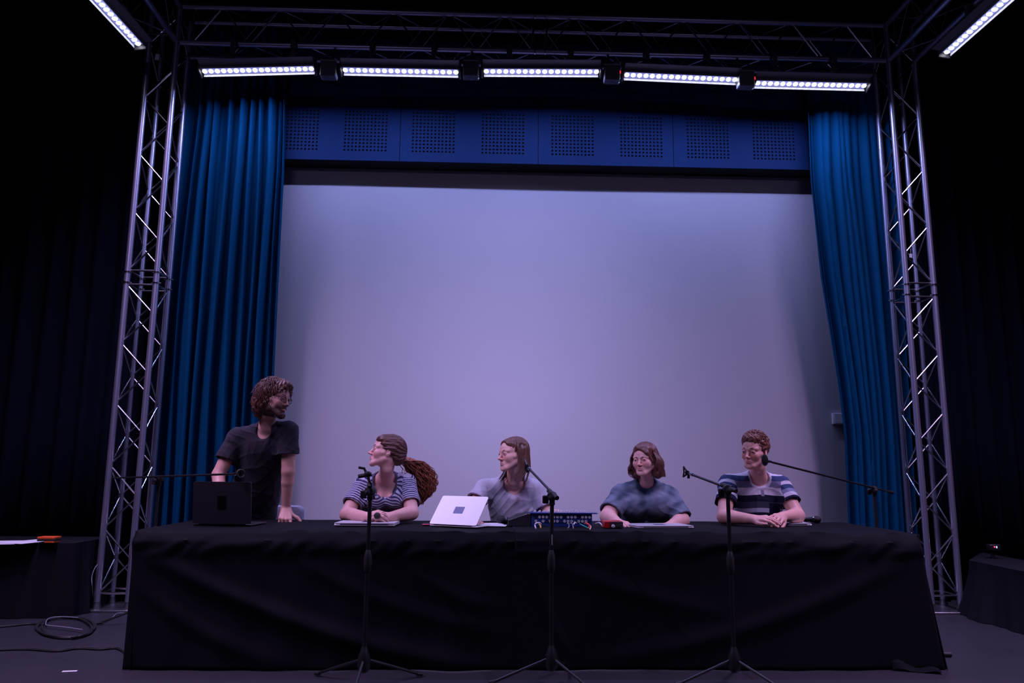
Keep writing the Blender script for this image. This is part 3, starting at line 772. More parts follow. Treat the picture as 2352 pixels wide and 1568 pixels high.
# small red and black interface
c = PZ(1410, 1214, ZTAB)
ifc = thing('audio_interface', 'small red audio interface box with a black front and two silver knobs', 'audio interface', c)
wI = .118; hI = .043
build(MB().box(c+(0, .07, hI/2+.002), (wI, .13, hI), bev=.004), 'case', M_red, ifc)
build(MB().box(c+(.018, .004, hI/2+.002), (wI-.036, .006, hI-.004), bev=.002), 'front_panel', M_keys, ifc)
for dx in (-.005, .044):
    build(MB().lathe([(.011, 0), (.0105, .012), (.007, .014)], 14, c+(dx, .001, .016), rotx(PI/2)), 'knob', M_chrome if dx > 0 else M_plastic, ifc)

# ------------------------------------------------------------------ chair behind the standing man
cl, cr = P(619, 1163, 5.92), P(699, 1163, 5.92)
ch = thing('padded_chair', 'grey-blue padded chair behind the leaning man, only its back showing', 'chair', ((cl[0]+cr[0])/2, 6.05, 0))
cx = (cl[0]+cr[0])/2+.0; cw = cr[0]-cl[0]+.10; cx = cr[0]-cw/2
def cushion(c, size, r, R=None):
    poly = round_rect(size[0], size[2], r); mb = MB()
    for d, k in ((-size[1]/2, .94), (-size[1]*.3, 1.0), (size[1]*.3, 1.0), (size[1]/2, .94)):
        mb.v += [(c[0]+x*k, c[1]+d, c[2]+z*k) for x, z in poly]
    n = len(poly)
    for s_ in range(3): mb.f += [(s_*n+i, s_*n+(i+1) % n, (s_+1)*n+(i+1) % n, (s_+1)*n+i) for i in range(n)]
    mb.f += [tuple(range(n))[::-1], tuple(range(3*n, 4*n))]
    return mb
build(cushion((cx, 5.92, cl[2]-.15), (cw, .05, .32), .05), 'backrest', M_chair, ch)
build(MB().box((cx, 6.13, .45), (cw, .42, .06), bev=.02), 'seat', M_chair, ch)
for dx in (-cw/2+.03, cw/2-.03):
    rod('leg', (cx+dx, 5.94, cl[2]-.28), (cx+dx, 5.97, 0), .011, M_steel, ch); rod('leg', (cx+dx, 6.31, .43), (cx+dx, 6.33, 0), .011, M_steel, ch)

# ------------------------------------------------------------------ side tables and things on the floor
def covered_box(name, label, corners, ztop, seed, flare, cat='table'):
    """a cloth-covered block; corners counter-clockwise from the near left"""
    c = np.array(corners, float); n = len(c); mid = c.mean(0); V = []; rows = 16; per = 26
    ring = []
    for i in range(n):
        a, b = c[i], c[(i+1) % n]
        for k in range(per): ring.append(a+(b-a)*k/per)
    ring = np.array(ring); N = len(ring)
    for j_ in range(rows+1):
        t = j_/rows; z = ztop*(1-t)+.004*t
        for i, p in enumerate(ring):
            d = p-mid; d = d/np.linalg.norm(d)
            e = flare*t**1.5+t*.022*math.sin(i*.72+seed)+t*.012*math.sin(i*1.9+seed*2)
            q = p+d*e; V.append((q[0], q[1], z))
    Fc = [(j_*N+i, (j_+1)*N+i, (j_+1)*N+(i+1) % N, j_*N+(i+1) % N) for j_ in range(rows) for i in range(N)]
    Fc.append(tuple(range(N)))
    return tag(build(MB().add(V, Fc), name, M_cloth2), label, cat)
A = PZ(160, 1420, 0); zt = P(160, 1247, A[1])[2]
covered_box('covered_side_table', 'low table under a black cloth at the left edge, with papers on top', [(A[0]-1.6, A[1]), (A[0]-.02, A[1]), (A[0]+.0, A[1]+.55), (A[0]-1.6, A[1]+.55)], zt, 1, .02)
zl = zt+.003
for k, (pts, lab) in enumerate((([(-10, 1243), (60, 1236), (104, 1248), (0, 1251)], 'white papers fanned out on the covered table at the left edge'),)):
    q = [PZ(x, y, zl) for x, y in pts]; 
for k, (px, py, rz) in enumerate(((10, 1246, .2), (62, 1245, -.35))):
    c = PZ(px, py, zl)
    o = build(MB().box(c+(0, .02, k*.003), (.21, .297, .002), rotz(rz)), 'paper_sheet', M_paper, smooth=False)
    tag(o, ('white paper at the very left on the covered side table', 'white paper beside the orange box on the covered side table')[k], 'paper')
c = PZ(112, 1246, zl)
ob = thing('orange_box', 'small orange and black box on the papers at the left edge', 'box', c)
build(MB().box(c+(0, 0, .022), (.13, .09, .016), bev=.003), 'black_middle', M_keys, ob)
build(MB().box(c+(.025, 0, .009), (.075, .09, .014), bev=.003), 'orange_lower', M_orange, ob)
build(MB().box(c+(0, 0, .038), (.13, .09, .016), bev=.003), 'orange_lid', M_orange, ob)
# right covered flight case
A = PZ(2236, 1414, 0); zt = P(2222, 1286, A[1])[2]; B_ = PZ(2352, 1452, 0); B_ = A+(B_-A)*1.6
covered_box('covered_case', 'black cloth-covered block at the right edge, right of the truss tower', [(A[0], A[1]), (B_[0], B_[1]), (B_[0]+.5, B_[1]+.7), (A[0]+.5, A[1]+.6)], zt, 4, .10, 'case')
c = P(2293, 1257, 6.2)
dv = thing('small_device', 'small dark device with tiny red and blue lights above the right covered block', 'device', (c[0], 6.25, zt if False else c[2]-.06))
stand = MB().box((c[0], 6.26, c[2]-.005), (.09, .06, .05), bev=.006)
build(stand, 'case', M_blackmetal, dv)
rod('stand_pole', (c[0], 6.28, 0.0), (c[0], 6.28, c[2]-.05), .015, M_blackmetal, dv)
build(MB().box((c[0]+.006, 6.228, c[2]), (.006, .004, .016)), 'blue_light', emis('blue_indicator', (.25, .35, 1.0), 3.0), dv)
build(MB().box((c[0]-.012, 6.228, c[2]+.002), (.010, .004, .010)), 'red_light', emis('red_light', (1, .02, .04), 1.5), dv)
# cables on the floor on the left
def floor_pts(l, z=.008): return [PZ(x, y, z) for x, y in l]
coil = []
for k in range(40):
    A_ = k*.52; rr = 1+.06*math.sin(k*1.3)
    coil.append((152+rr*62*math.cos(A_)-4*math.sin(k*.3), 1440+rr*24*math.sin(A_)))
cable('coil of black cable lying on the floor at the left', [PZ(x, y, .01+.0015*(i % 5)) for i, (x, y) in enumerate(coil)], M_rubber, .008, 'coiled_cable')
cable('thin pale cable over the coiled cable on the left floor', floor_pts([(180, 1418), (140, 1416), (112, 1420), (105, 1432), (112, 1436), (150, 1440), (190, 1446)], .022), cm['grey'], .004)
cable('black cable running along the floor from the left edge to the table', floor_pts([(-20, 1492), (60, 1490), (130, 1494), (180, 1488), (230, 1490), (270, 1488), (296, 1504)]), M_rubber, .010)
cable('black cable along the floor towards the side table on the left', floor_pts([(-20, 1440), (30, 1436), (70, 1432), (100, 1434)]), M_rubber, .008)
cable('thin pale wire curling up beside the foot of the left tower', [PZ(215, 1392, .01), P(212, 1350, 6.2), P(211, 1325, 6.2), P(217, 1306, 6.22), P(224, 1296, 6.24)], cm['grey'], .0035)
cable('thin pale wire on the floor in front of the left tower', floor_pts([(232, 1432), (255, 1420), (270, 1408), (292, 1408)]), cm['grey'], .0035)
a, b_ = PZ(190, 1490, .012), PZ(300, 1470, .03)
tag(build(MB().tube([a, b_], .011, 8), 'tripod_leg', M_blackmetal), 'black tripod leg on the floor sticking out left of the table', 'tripod leg') if False else None
c = PZ(160, 1541, .002)
tag(build(MB().box(c, (.075, .022, .002), rotz(.15)), 'floor_tape', M_paper, smooth=False), 'small white strip of tape on the floor at the lower left', 'tape')
a, b_ = PZ(2120, 1494, .016), PZ(2172, 1502, .016)
tf = thing('stand_foot', 'black stand foot poking out from under the cloth on the right', 'stand foot', (a[0], a[1], 0))
build(MB().tube([a, b_], .010, 8), 'leg', M_blackmetal, tf)
build(MB().tube([b_-(.02, 0, 0), b_+(.03, -.005, 0)], .015, 10), 'rubber_foot', M_rubber, tf)

# ------------------------------------------------------------------ people: smooth bodies grown from signed distance fields
f32 = np.float32
def rcone(a, b, ra, rb, flat=None):
    a = np.array(a, float); b = np.array(b, float)
    return ('c', a, b, ra, rb, flat, (a+b)/2, np.linalg.norm(b-a)/2+max(ra, rb)*(1 if flat is None else max(1, flat[1])))
def ell(c, r, R=None):
    c = np.array(c, float); r = np.array(r, float)
    return ('e', c, r, np.eye(3) if R is None else np.array(R, float), None, None, c, max(r))
def cyl(a, d, rad, L_):
    a = np.array(a, float); d = np.array(d, float)/np.linalg.norm(d)
    return ('y', a, d, rad, L_, None, a+d*L_/2, math.hypot(L_/2, rad))
def evalp(p, X):
    if p[0] == 'c':
        _, a, b, ra, rb, flat, _, _ = p
        pa = X-a.astype(f32); ba = (b-a).astype(f32)
        if flat is not None:            # squash the section along flat[0] by making it flat[1] times as deep
            n, q = np.array(flat[0], f32), flat[1]; n = n/np.linalg.norm(n)
            d = pa@n; db = float(ba@n)
            h = np.clip((pa@ba)/float(ba@ba), 0, 1)
            off = d-h*db
            Y = pa-h[:, None]*ba; Y = Y+np.outer(off*(1/q-1), n)
            return (np.sqrt((Y*Y).sum(1))-(ra+(rb-ra)*h))*min(1, q)
        h = np.clip((pa@ba)/max(float(ba@ba), 1e-9), 0, 1)
        Y = pa-h[:, None]*ba
        return np.sqrt((Y*Y).sum(1))-(ra+(rb-ra)*h)
    if p[0] == 'y':                     # flat-ended cylinder: start, unit axis, radius, length
        _, a, d, rad, L_, _, _, _ = p
        pa = X-a.astype(f32); t = pa@d.astype(f32); q = np.sqrt(np.maximum((pa*pa).sum(1)-t*t, 0))
        return np.maximum(np.maximum(q-rad, -t), t-L_).astype(f32)
    _, c, r, R = p[:4]
    L = (X-c.astype(f32))@R.astype(f32); q = L/r.astype(f32)
    k0 = np.sqrt((q*q).sum(1)); k1 = np.sqrt(((q/r.astype(f32))**2).sum(1))
    return k0*(k0-1)/np.maximum(k1, 1e-6)
def smin(a, b, k):
    h = np.maximum(k-np.abs(a-b), 0)/k
    return np.minimum(a, b)-h*h*k*.25
class SDF:
    """ops: ('u'|'s'|'i', k, prim) in order, folds: (a, b, width, depth), disp: function of points"""
    def __init__(s): s.ops = []; s.folds = []; s.disp = None; s.cuts = []
    def u(s, p, k=.02): s.ops.append(('u', k, p)); return s
    def s_(s, p, k=.004): s.ops.append(('s', k, p)); return s
    def plane(s, o, n): s.cuts.append((np.array(o, float), np.array(n, float)/np.linalg.norm(n))); return s   # keeps the side n points away from
    def ev(s, X, c=None, R=None):
        d = np.full(len(X), 10., f32)
        for op, k, p in s.ops:
            if c is not None and np.linalg.norm(p[6]-c) > p[7]+R+k+.012: continue
            v = evalp(p, X)
            if op == 'u': d = smin(d, v, k)
            else: d = -smin(-d, v, k)
        fs = np.zeros(len(X), f32)
        for a, b, w_, dep in s.folds:
            if c is not None and np.linalg.norm((a+b)/2-c) > np.linalg.norm(b-a)/2+R+2.2*w_: continue
            pa = X-a.astype(f32); ba = (b-a).astype(f32); h = np.clip((pa@ba)/float(ba@ba), 0, 1); Y = pa-h[:, None]*ba
            fs += f32(dep)*np.exp(-(Y*Y).sum(1)/(w_*w_))*np.sin(np.pi*np.clip(h*.9+.05, 0, 1))
        d = d-np.clip(fs, -.0055, .015)
        if s.disp is not None: d = d-s.disp(X).astype(f32)
        for o, n in s.cuts: d = np.maximum(d, (X-o.astype(f32))@n.astype(f32))
        return d
def grow(sdf, lo, hi, h, keep=None, n=12):
    """surface nets over sparse blocks of n cells"""
    lo = np.array(lo, float); hi = np.array(hi, float); B = n*h
    nb = np.ceil((hi-lo)/B).astype(int); R = B*.87
    I = np.stack(np.meshgrid(*[np.arange(q) for q in nb], indexing='ij'), -1).reshape(-1, 3)
    Cn = lo+(I+.5)*B
    if keep is not None: m = keep(Cn); I = I[m]; Cn = Cn[m]
    dc = sdf.ev(Cn.astype(f32)); m = np.abs(dc) < R*1.35+.015
    I = I[m]; Cn = Cn[m]
    g = np.stack(np.meshgrid(*[np.arange(n+1)]*3, indexing='ij'), -1).reshape(-1, 3)
    keys = []; pos = []; quads = []
    S = (nb+1)*n+4
    def key(ijk): return (ijk[..., 0]*S[1]+ijk[..., 1])*S[2]+ijk[..., 2]
    offs = np.array([(0,0,0),(0,0,1),(0,1,0),(0,1,1),(1,0,0),(1,0,1),(1,1,0),(1,1,1)])
    edges = [(0,1),(2,3),(4,5),(6,7),(0,2),(1,3),(4,6),(5,7),(0,4),(1,5),(2,6),(3,7)]
    for bi, c in zip(I, Cn):
        org = bi*n; X = (lo+(g+org)*h).astype(f32)
        d = sdf.ev(X, c, R).reshape(n+1, n+1, n+1)
        if d.min() > 0 or d.max() < 0: continue
        ins = d < 0
        cor = np.stack([d[o[0]:o[0]+n, o[1]:o[1]+n, o[2]:o[2]+n] for o in offs], -1)
        ic = cor < 0; act = ic.any(-1) & ~ic.all(-1); A = np.argwhere(act)
        if len(A) == 0: continue
        cv = cor[act]; acc = np.zeros((len(A), 3)); cnt = np.zeros(len(A))
        for a, b in edges:
            va, vb = cv[:, a], cv[:, b]; cr = (va < 0) != (vb < 0)
            t = np.where(cr, va/(np.where(cr, va-vb, 1)), 0)
            acc += cr[:, None]*(offs[a]+t[:, None]*(offs[b]-offs[a])); cnt += cr
        keys.append(key(A+org)); pos.append(lo+(A+org+acc/cnt[:, None])*h)
        for ax in range(3):
            sl0 = [slice(0, n)]*3; sl1 = [slice(0, n)]*3; sl1[ax] = slice(1, n+1)
            i0, i1 = ins[tuple(sl0)], ins[tuple(sl1)]; E = np.argwhere(i0 != i1)
            if len(E) == 0: continue
            G = E+org; fl = i0[tuple(E.T)]; u, v = (ax+1) % 3, (ax+2) % 3
            du = np.zeros(3, int); du[u] = 1; dv = np.zeros(3, int); dv[v] = 1
            q = np.stack([key(G-du-dv), key(G-dv), key(G), key(G-du)], -1)
            q[~fl] = q[~fl][:, ::-1]
            quads.append(q)
    K = np.concatenate(keys); Pp = np.concatenate(pos); Qd = np.concatenate(quads)
    o = np.argsort(K); Ks = K[o]; j = np.searchsorted(Ks, Qd.ravel()); j = np.minimum(j, len(Ks)-1)
    ok = (Ks[j] == Qd.ravel()).reshape(-1, 4).all(1); j = o[j].reshape(-1, 4)[ok]
    return Pp, j
def to_obj(name, parts, m, parent, tint=None, attr='tint'):
    """parts: list of (verts, quads) arrays in world space"""
    V = []; Q = []; n = 0
    for v, q in parts: V.append(v); Q.append(np.asarray(q)+n); n += len(v)
    V = np.concatenate(V); l = world_loc(parent); tn = tint(V) if callable(tint) else tint
    Q = np.concatenate(Q); me = bpy.data.meshes.new(name)
    me.vertices.add(len(V)); me.vertices.foreach_set('co', (V-l).astype(f32).ravel())
    me.loops.add(len(Q)*4); me.loops.foreach_set('vertex_index', Q.astype(np.int32).ravel())
    me.polygons.add(len(Q)); me.polygons.foreach_set('loop_start', (np.arange(len(Q))*4).astype(np.int32))
    me.polygons.foreach_set('use_smooth', np.ones(len(Q), bool)); me.update(); me.validate()
    me.materials.append(m)
    if tn is not None:
        a = me.attributes.new(attr, 'FLOAT_COLOR', 'POINT')
        a.data.foreach_set('color', np.concatenate([tn, np.ones((len(V), 1))], 1).astype(f32).ravel())
    return link(name, me, parent)
def strands(paths, r0, sides=4, tip=.25):
    """paths (S, n, 3) -> verts, quads of tapered tubes"""
    S, n, _ = paths.shape; t = np.gradient(paths, axis=1); t /= np.linalg.norm(t, axis=2, keepdims=True)+1e-9
    a = np.tile(np.array([.37, .61, .7]), (S, n, 1)); u = np.cross(t, a); u /= np.linalg.norm(u, axis=2, keepdims=True)+1e-9; v = np.cross(t, u)
    s = np.linspace(0, 1, n); rad = (1-(1-tip)*s**2)[None, :, None]*np.reshape(r0, (-1, 1, 1))*(.55+.45*np.minimum(1, s*6))[None, :, None]
    ring = np.stack([paths+rad*(math.cos(A)*u+math.sin(A)*v) for A in np.arange(sides)*2*PI/sides], 2)
    idx = np.arange(S*n*sides).reshape(S, n, sides)
    q = np.stack([idx[:, :-1], np.roll(idx[:, :-1], -1, 2), np.roll(idx[:, 1:], -1, 2), idx[:, 1:]], -1).reshape(-1, 4)
    return ring.reshape(-1, 3), q

class Head:
    def __init__(s, c, yaw, up=0, roll=0, sc=1.0, wide=1.0, jaw=1.0, nose=1.0, fem=0.0, cheek=0.0):
        s.c = np.array(c, float); s.s = sc; s.wide, s.jaw, s.nose, s.fem, s.cheek = wide, jaw, nose, fem, cheek
        s.R = rotz(math.radians(yaw))@rotx(math.radians(-up))@roty(math.radians(roll))
    def T(s, *p): return s.c+s.R@(np.array(p, float)*s.s)
    def TT(s, A): return s.c+(A*s.s)@s.R.T
    def inv(s, X): return ((X-s.c)@s.R)/s.s
    def e(s, c, r, R=None): return ell(s.T(*c), np.array(r)*s.s, s.R if R is None else s.R@R)
    def k(s, a, b, ra, rb): return rcone(s.T(*a), s.T(*b), ra*s.s, rb*s.s)
    def build(s, D, neck):
        w_, j = s.wide, s.jaw; f = s.fem
        D.u(s.e((0, .022, .036), (.074*w_, .094, .080)), .02)
        D.u(s.e((0, -.028, .030), (.062*w_, .066, .062)), .02)
        D.u(s.e((0, -.030, -.030), (.055*w_, .058, .070)), .02)
        for q in (-1, 1):
            D.u(s.k((q*.052*w_*j, .000, -.050), (q*.022*j, -.070, -.094), .020, .019), .022)
            D.u(s.e((q*.036*w_, -.058, -.030), (.026+.006*s.cheek, .026+.004*s.cheek, .026+.006*s.cheek)), .02)
            D.u(s.k((q*.060*w_, -.022, -.016), (q*.040*w_, -.066, -.018), .014, .012), .02)          # cheekbone
            D.u(s.k((q*.050*w_, -.066, .020), (q*.014, -.087, .017), .010, .0105-.002*f), .014)             # brow ridge
        D.u(s.e((0, -.076, -.102), (.020*j, .019, .017)), .016)                                        # chin
        D.u(s.e((0, -.076, -.066), (.026, .021, .022)), .016)                                          # mouth mound
        for q in (-1, 1):
            D.s_(s.e((q*.033*w_, -.102, .000), (.019, .018, .0125)), .014)                            # sockets
        n = s.nose
        D.u(s.k((0, -.086, .012), (0, -.1075*1, -.028), .0075, .0085*n), .010)
        D.u(s.e((0, -.112-.002*(n-1), -.033), (.0095*n, .0105, .0085)), .007)
        for q in (-1, 1):
            D.u(s.e((q*.0115*n, -.098, -.036), (.0075*n, .010, .0075)), .006)
            D.s_(s.e((q*.0062*n, -.108, -.0425), (.0032, .0048, .0028)), .002)
        for q in (-1, 1):
            c = (q*.0325*w_, -.0800, -.0015); s_c = np.array(c)
            D.u(s.e(c, (.0150, .0128, .0125)), .004)
            D.s_(s.e((q*.0325*w_, -.0935, -.0012), (.0120, .0080, .0037+.0006*f)), .0015)
            D.u(s.k((q*.0325*w_-.011, -.0895, .0055), (q*.0325*w_+.011, -.0880, .0050), .0026, .0026), .003)   # upper lid fold
        # lips
        z = -.0645
        for q in (-1, 1):
            D.u(s.k((q*.0035, -.0975, z+.0042), (q*.023, -.0870, z+.0005), .0044, .0026), .005)
            D.u(s.k((q*.0035, -.0960, z-.0062), (q*.020, -.0875, z-.0025), .0052+.0006*f, .0032), .005)
            D.s_(s.k((0, -.1032, z-.0010), (q*.024, -.0912, z+.0002), .0022, .0016), .0025)
            D.s_(s.k((q*.028*w_, -.083, -.046), (q*.0265, -.086, -.062), .0022, .0018), .006)        # fold by the mouth
        D.s_(s.e((0, -.099, -.084), (.016, .006, .005)), .008)
        D.s_(s.e((0, -.106, -.053), (.0028, .004, .007)), .004)
        for q in (-1, 1):                                                                                       # ears
            Re = rotz(q*.35)@rotx(-.15)
            D.u(s.e((q*.0765*w_, .012, -.004), (.0085, .0175, .028), Re), .008)
            D.u(s.e((q*.075*w_, .006, -.026), (.006, .010, .011), Re), .006)
            D.s_(s.e((q*.085*w_, .006, .001), (.0062, .0105, .018), Re), .004)
        D.u(rcone(s.T(0, .030, -.045), neck, .052*s.s*(1-.12*f), .058*(1-.12*f)), .03)
        D.u(rcone(s.T(0, .004, -.070), s.T(0, .03, -.11), .034*s.s, .034*s.s), .03)
    def tint(s, V, base, lip, flush=.5, beard=None):
        L = s.inv(V); C = np.tile(np.array(base, float), (len(V), 1))
        def blend(m, col):
            m = np.clip(m, 0, 1)[:, None]; C[:] = C*(1-m)+np.array(col)*m
        face = (L[:, 1] < -.02) & (L[:, 2] > -.13) & (np.abs(L[:, 0]) < .085)
        d = np.sqrt(((np.abs(L[:, 0])-.034)/.024)**2+((L[:, 2]+.032)/.020)**2); blend(np.where(face, flush*np.exp(-d*d), 0), np.array(base)*(1.12, .72, .70))
        d = np.sqrt((L[:, 0]/.013)**2+((L[:, 2]+.034)/.012)**2); blend(np.where(face & (L[:, 1] < -.09), .6*flush*np.exp(-d*d), 0), np.array(base)*(1.1, .70, .68))
        d = np.sqrt((L[:, 0]/.0225)**2+((L[:, 2]+.0655)/.0085)**2); blend(np.where(face, np.clip((1.08-d)*5, 0, 1), 0)*.8, lip)
        d = np.sqrt(((np.abs(L[:, 0])-.033)/.022)**2+((L[:, 2]-.000)/.011)**2); blend(np.where(face, .35*np.exp(-d*d), 0), np.array(base)*(.75, .6, .65))
        if beard is not None:
            col, lo_, hi_ = beard
            jawm = np.clip((-.030-.45*(L[:, 1]+.10)-L[:, 2])/.018, 0, 1)
            lipd = np.sqrt((L[:, 0]/.020)**2+((L[:, 2]+.0655)/.008)**2)
            m = jawm*(L[:, 1] < .03)*(L[:, 2] > -.125)*np.clip((lipd-1)*3, 0, 1)
            blend(m*hi_, col)
        return np.clip(C, 0, 1)
    def eyes(s, root, gaze=0.0, iris=(.10, .14, .16)):
        for q in (-1, 1):
            n1, n2 = 14, 20; V = []
            c = np.array([q*.0325*s.wide, -.0795, -.0015])
            for a in range(n1+1):
                for b in range(n2): V.append((math.sin(PI*a/n1)*math.cos(2*PI*b/n2), -math.cos(PI*a/n1), math.sin(PI*a/n1)*math.sin(2*PI*b/n2)))
            V = np.array(V); Q = [(a*n2+b, a*n2+(b+1) % n2, (a+1)*n2+(b+1) % n2, (a+1)*n2+b) for a in range(n1) for b in range(n2)]
            ang = np.arccos(np.clip(-V[:, 1], -1, 1)); col = np.where((ang < .17)[:, None], (.004,)*3, np.where((ang < .50)[:, None], iris, (.30, .27, .28)))
            W_ = s.TT(c+(V*.0122)@rotz(gaze).T)
            to_obj('eye', [(W_, np.array(Q)[:, ::-1])], M_eye, root, col)
    def brows(s, root, m, th=.0026, tilt=0.0, frown=0.0):
        for q in (-1, 1):
            P_ = []
            for k in range(60):
                u = k/59; jz = math.sin(k*2.4)*.0016; x = .012+.036*u; z = .019+.007*math.sin(PI*min(1, u*.95+.10))+tilt*u-frown*(1-u)*.006; y = -.0965+.022*u*u+.006*u
                a = np.array([q*x, y-.0005, z-.002+jz]); b = np.array([q*(x+.008), y+.003, z+.0028-.004*u+jz]); P_.append([s.T(*(a+(b-a)*t)) for t in (0, .35, .7, 1)])
            v, q_ = strands(np.array(P_), th*s.s*.60, 4, .3)
            to_obj('eyebrow', [(v, q_)], m, root)

def hand(D, wrist, mid, back, thumb_side, curl, spread=.10, sc=1.0, thumb=(.9, .35), k=.006, curls=None):
    """palm from wrist towards mid, back of the hand along 'back', thumb on side thumb_side (+1/-1 across)"""
    wrist = np.array(wrist, float); y = np.array(mid, float)-wrist; y /= np.linalg.norm(y)
    z = np.array(back, float); z -= y*(z@y); z /= np.linalg.norm(z); x = np.cross(y, z)*thumb_side
    T = lambda a, b, c: wrist+sc*(x*a+y*b+z*c)
    D.u(rcone(T(0, -.03, 0), T(0, .02, 0), .026*sc, .026*sc, (z, .72)), .015)
    kn = [(.030, .088, .004), (.010, .093, .006), (-.010, .089, .005), (-.028, .080, .001)]
    for (a, b, c) in kn: D.u(rcone(T(a*.5, .010, 0), T(a, b, c), .015*sc, .0115*sc), .012)
    D.u(ell(T(.002, .048, -.006), np.array((.036, .042, .015))*sc, np.array([x, y, z]).T), .010)
    Ls = [(.042, .025, .021), (.046, .029, .022), (.043, .027, .022), (.034, .020, .020)]; Rr = [.0098, .0100, .0094, .0084]
    tips = []
    for i in range(4):
        p = T(*kn[i]); an = spread*(1.5-i)*.55; cu = (curls[i] if curls is not None else curl); th = 0; q = p
        for s_, L in enumerate(Ls[i]):
            th += cu*(.75, 1.0, .65)[s_]
            d = (x*math.sin(an)+y*math.cos(an))*math.cos(th)-z*math.sin(th)
            q2 = q+d*L*sc; D.u(rcone(q, q2, Rr[i]*sc*(1, .93, .85)[s_], Rr[i]*sc*(.93, .85, .76)[s_]), k if s_ == 0 else .004); q = q2
        tips.append(q)
    a, c_ = thumb
    p0 = T(.016, .018, -.004); p1 = T(.040, .048, -.010); D.u(rcone(p0, p1, .016*sc, .0125*sc), .014)
    d = x*math.sin(a)*.6+y*math.cos(a)-z*c_; d /= np.linalg.norm(d); p2 = p1+d*.036*sc
    d2 = d*.9+y*.25-z*c_*.3-x*.25; d2 /= np.linalg.norm(d2); p3 = p2+d2*.028*sc
    D.u(rcone(p1, p2, .0122*sc, .0108*sc), .006); D.u(rcone(p2, p3, .0108*sc, .0085*sc), .004)
    return tips
def bounds(D, pad=.03):
    lo = np.min([p[6]-p[7] for o, k, p in D.ops if o == 'u'], 0)-pad; hi = np.max([p[6]+p[7] for o, k, p in D.ops if o == 'u'], 0)+pad
    return lo, hi
def clip_keep(lo, hi):
    lo = np.array(lo); hi = np.array(hi); return lambda C_: ((C_ > lo) & (C_ < hi)).all(1)
def trim(part, fn):
    """drop the faces whose corners fail fn"""
    v, q = part; m = fn(v); return v, q[m[q].all(1)]
def random_folds(r, pts, n, w_=(.008, .014), dep=(.002, .005)):
    out = []
    for _ in range(n):
        a, b = pts[r.integers(len(pts))]; a = np.array(a)+r.normal(0, .02, 3); b = np.array(b)+r.normal(0, .03, 3)
        out.append((a, b, r.uniform(*w_), r.uniform(*dep)*r.choice([1, 1, -.6])))
    return out

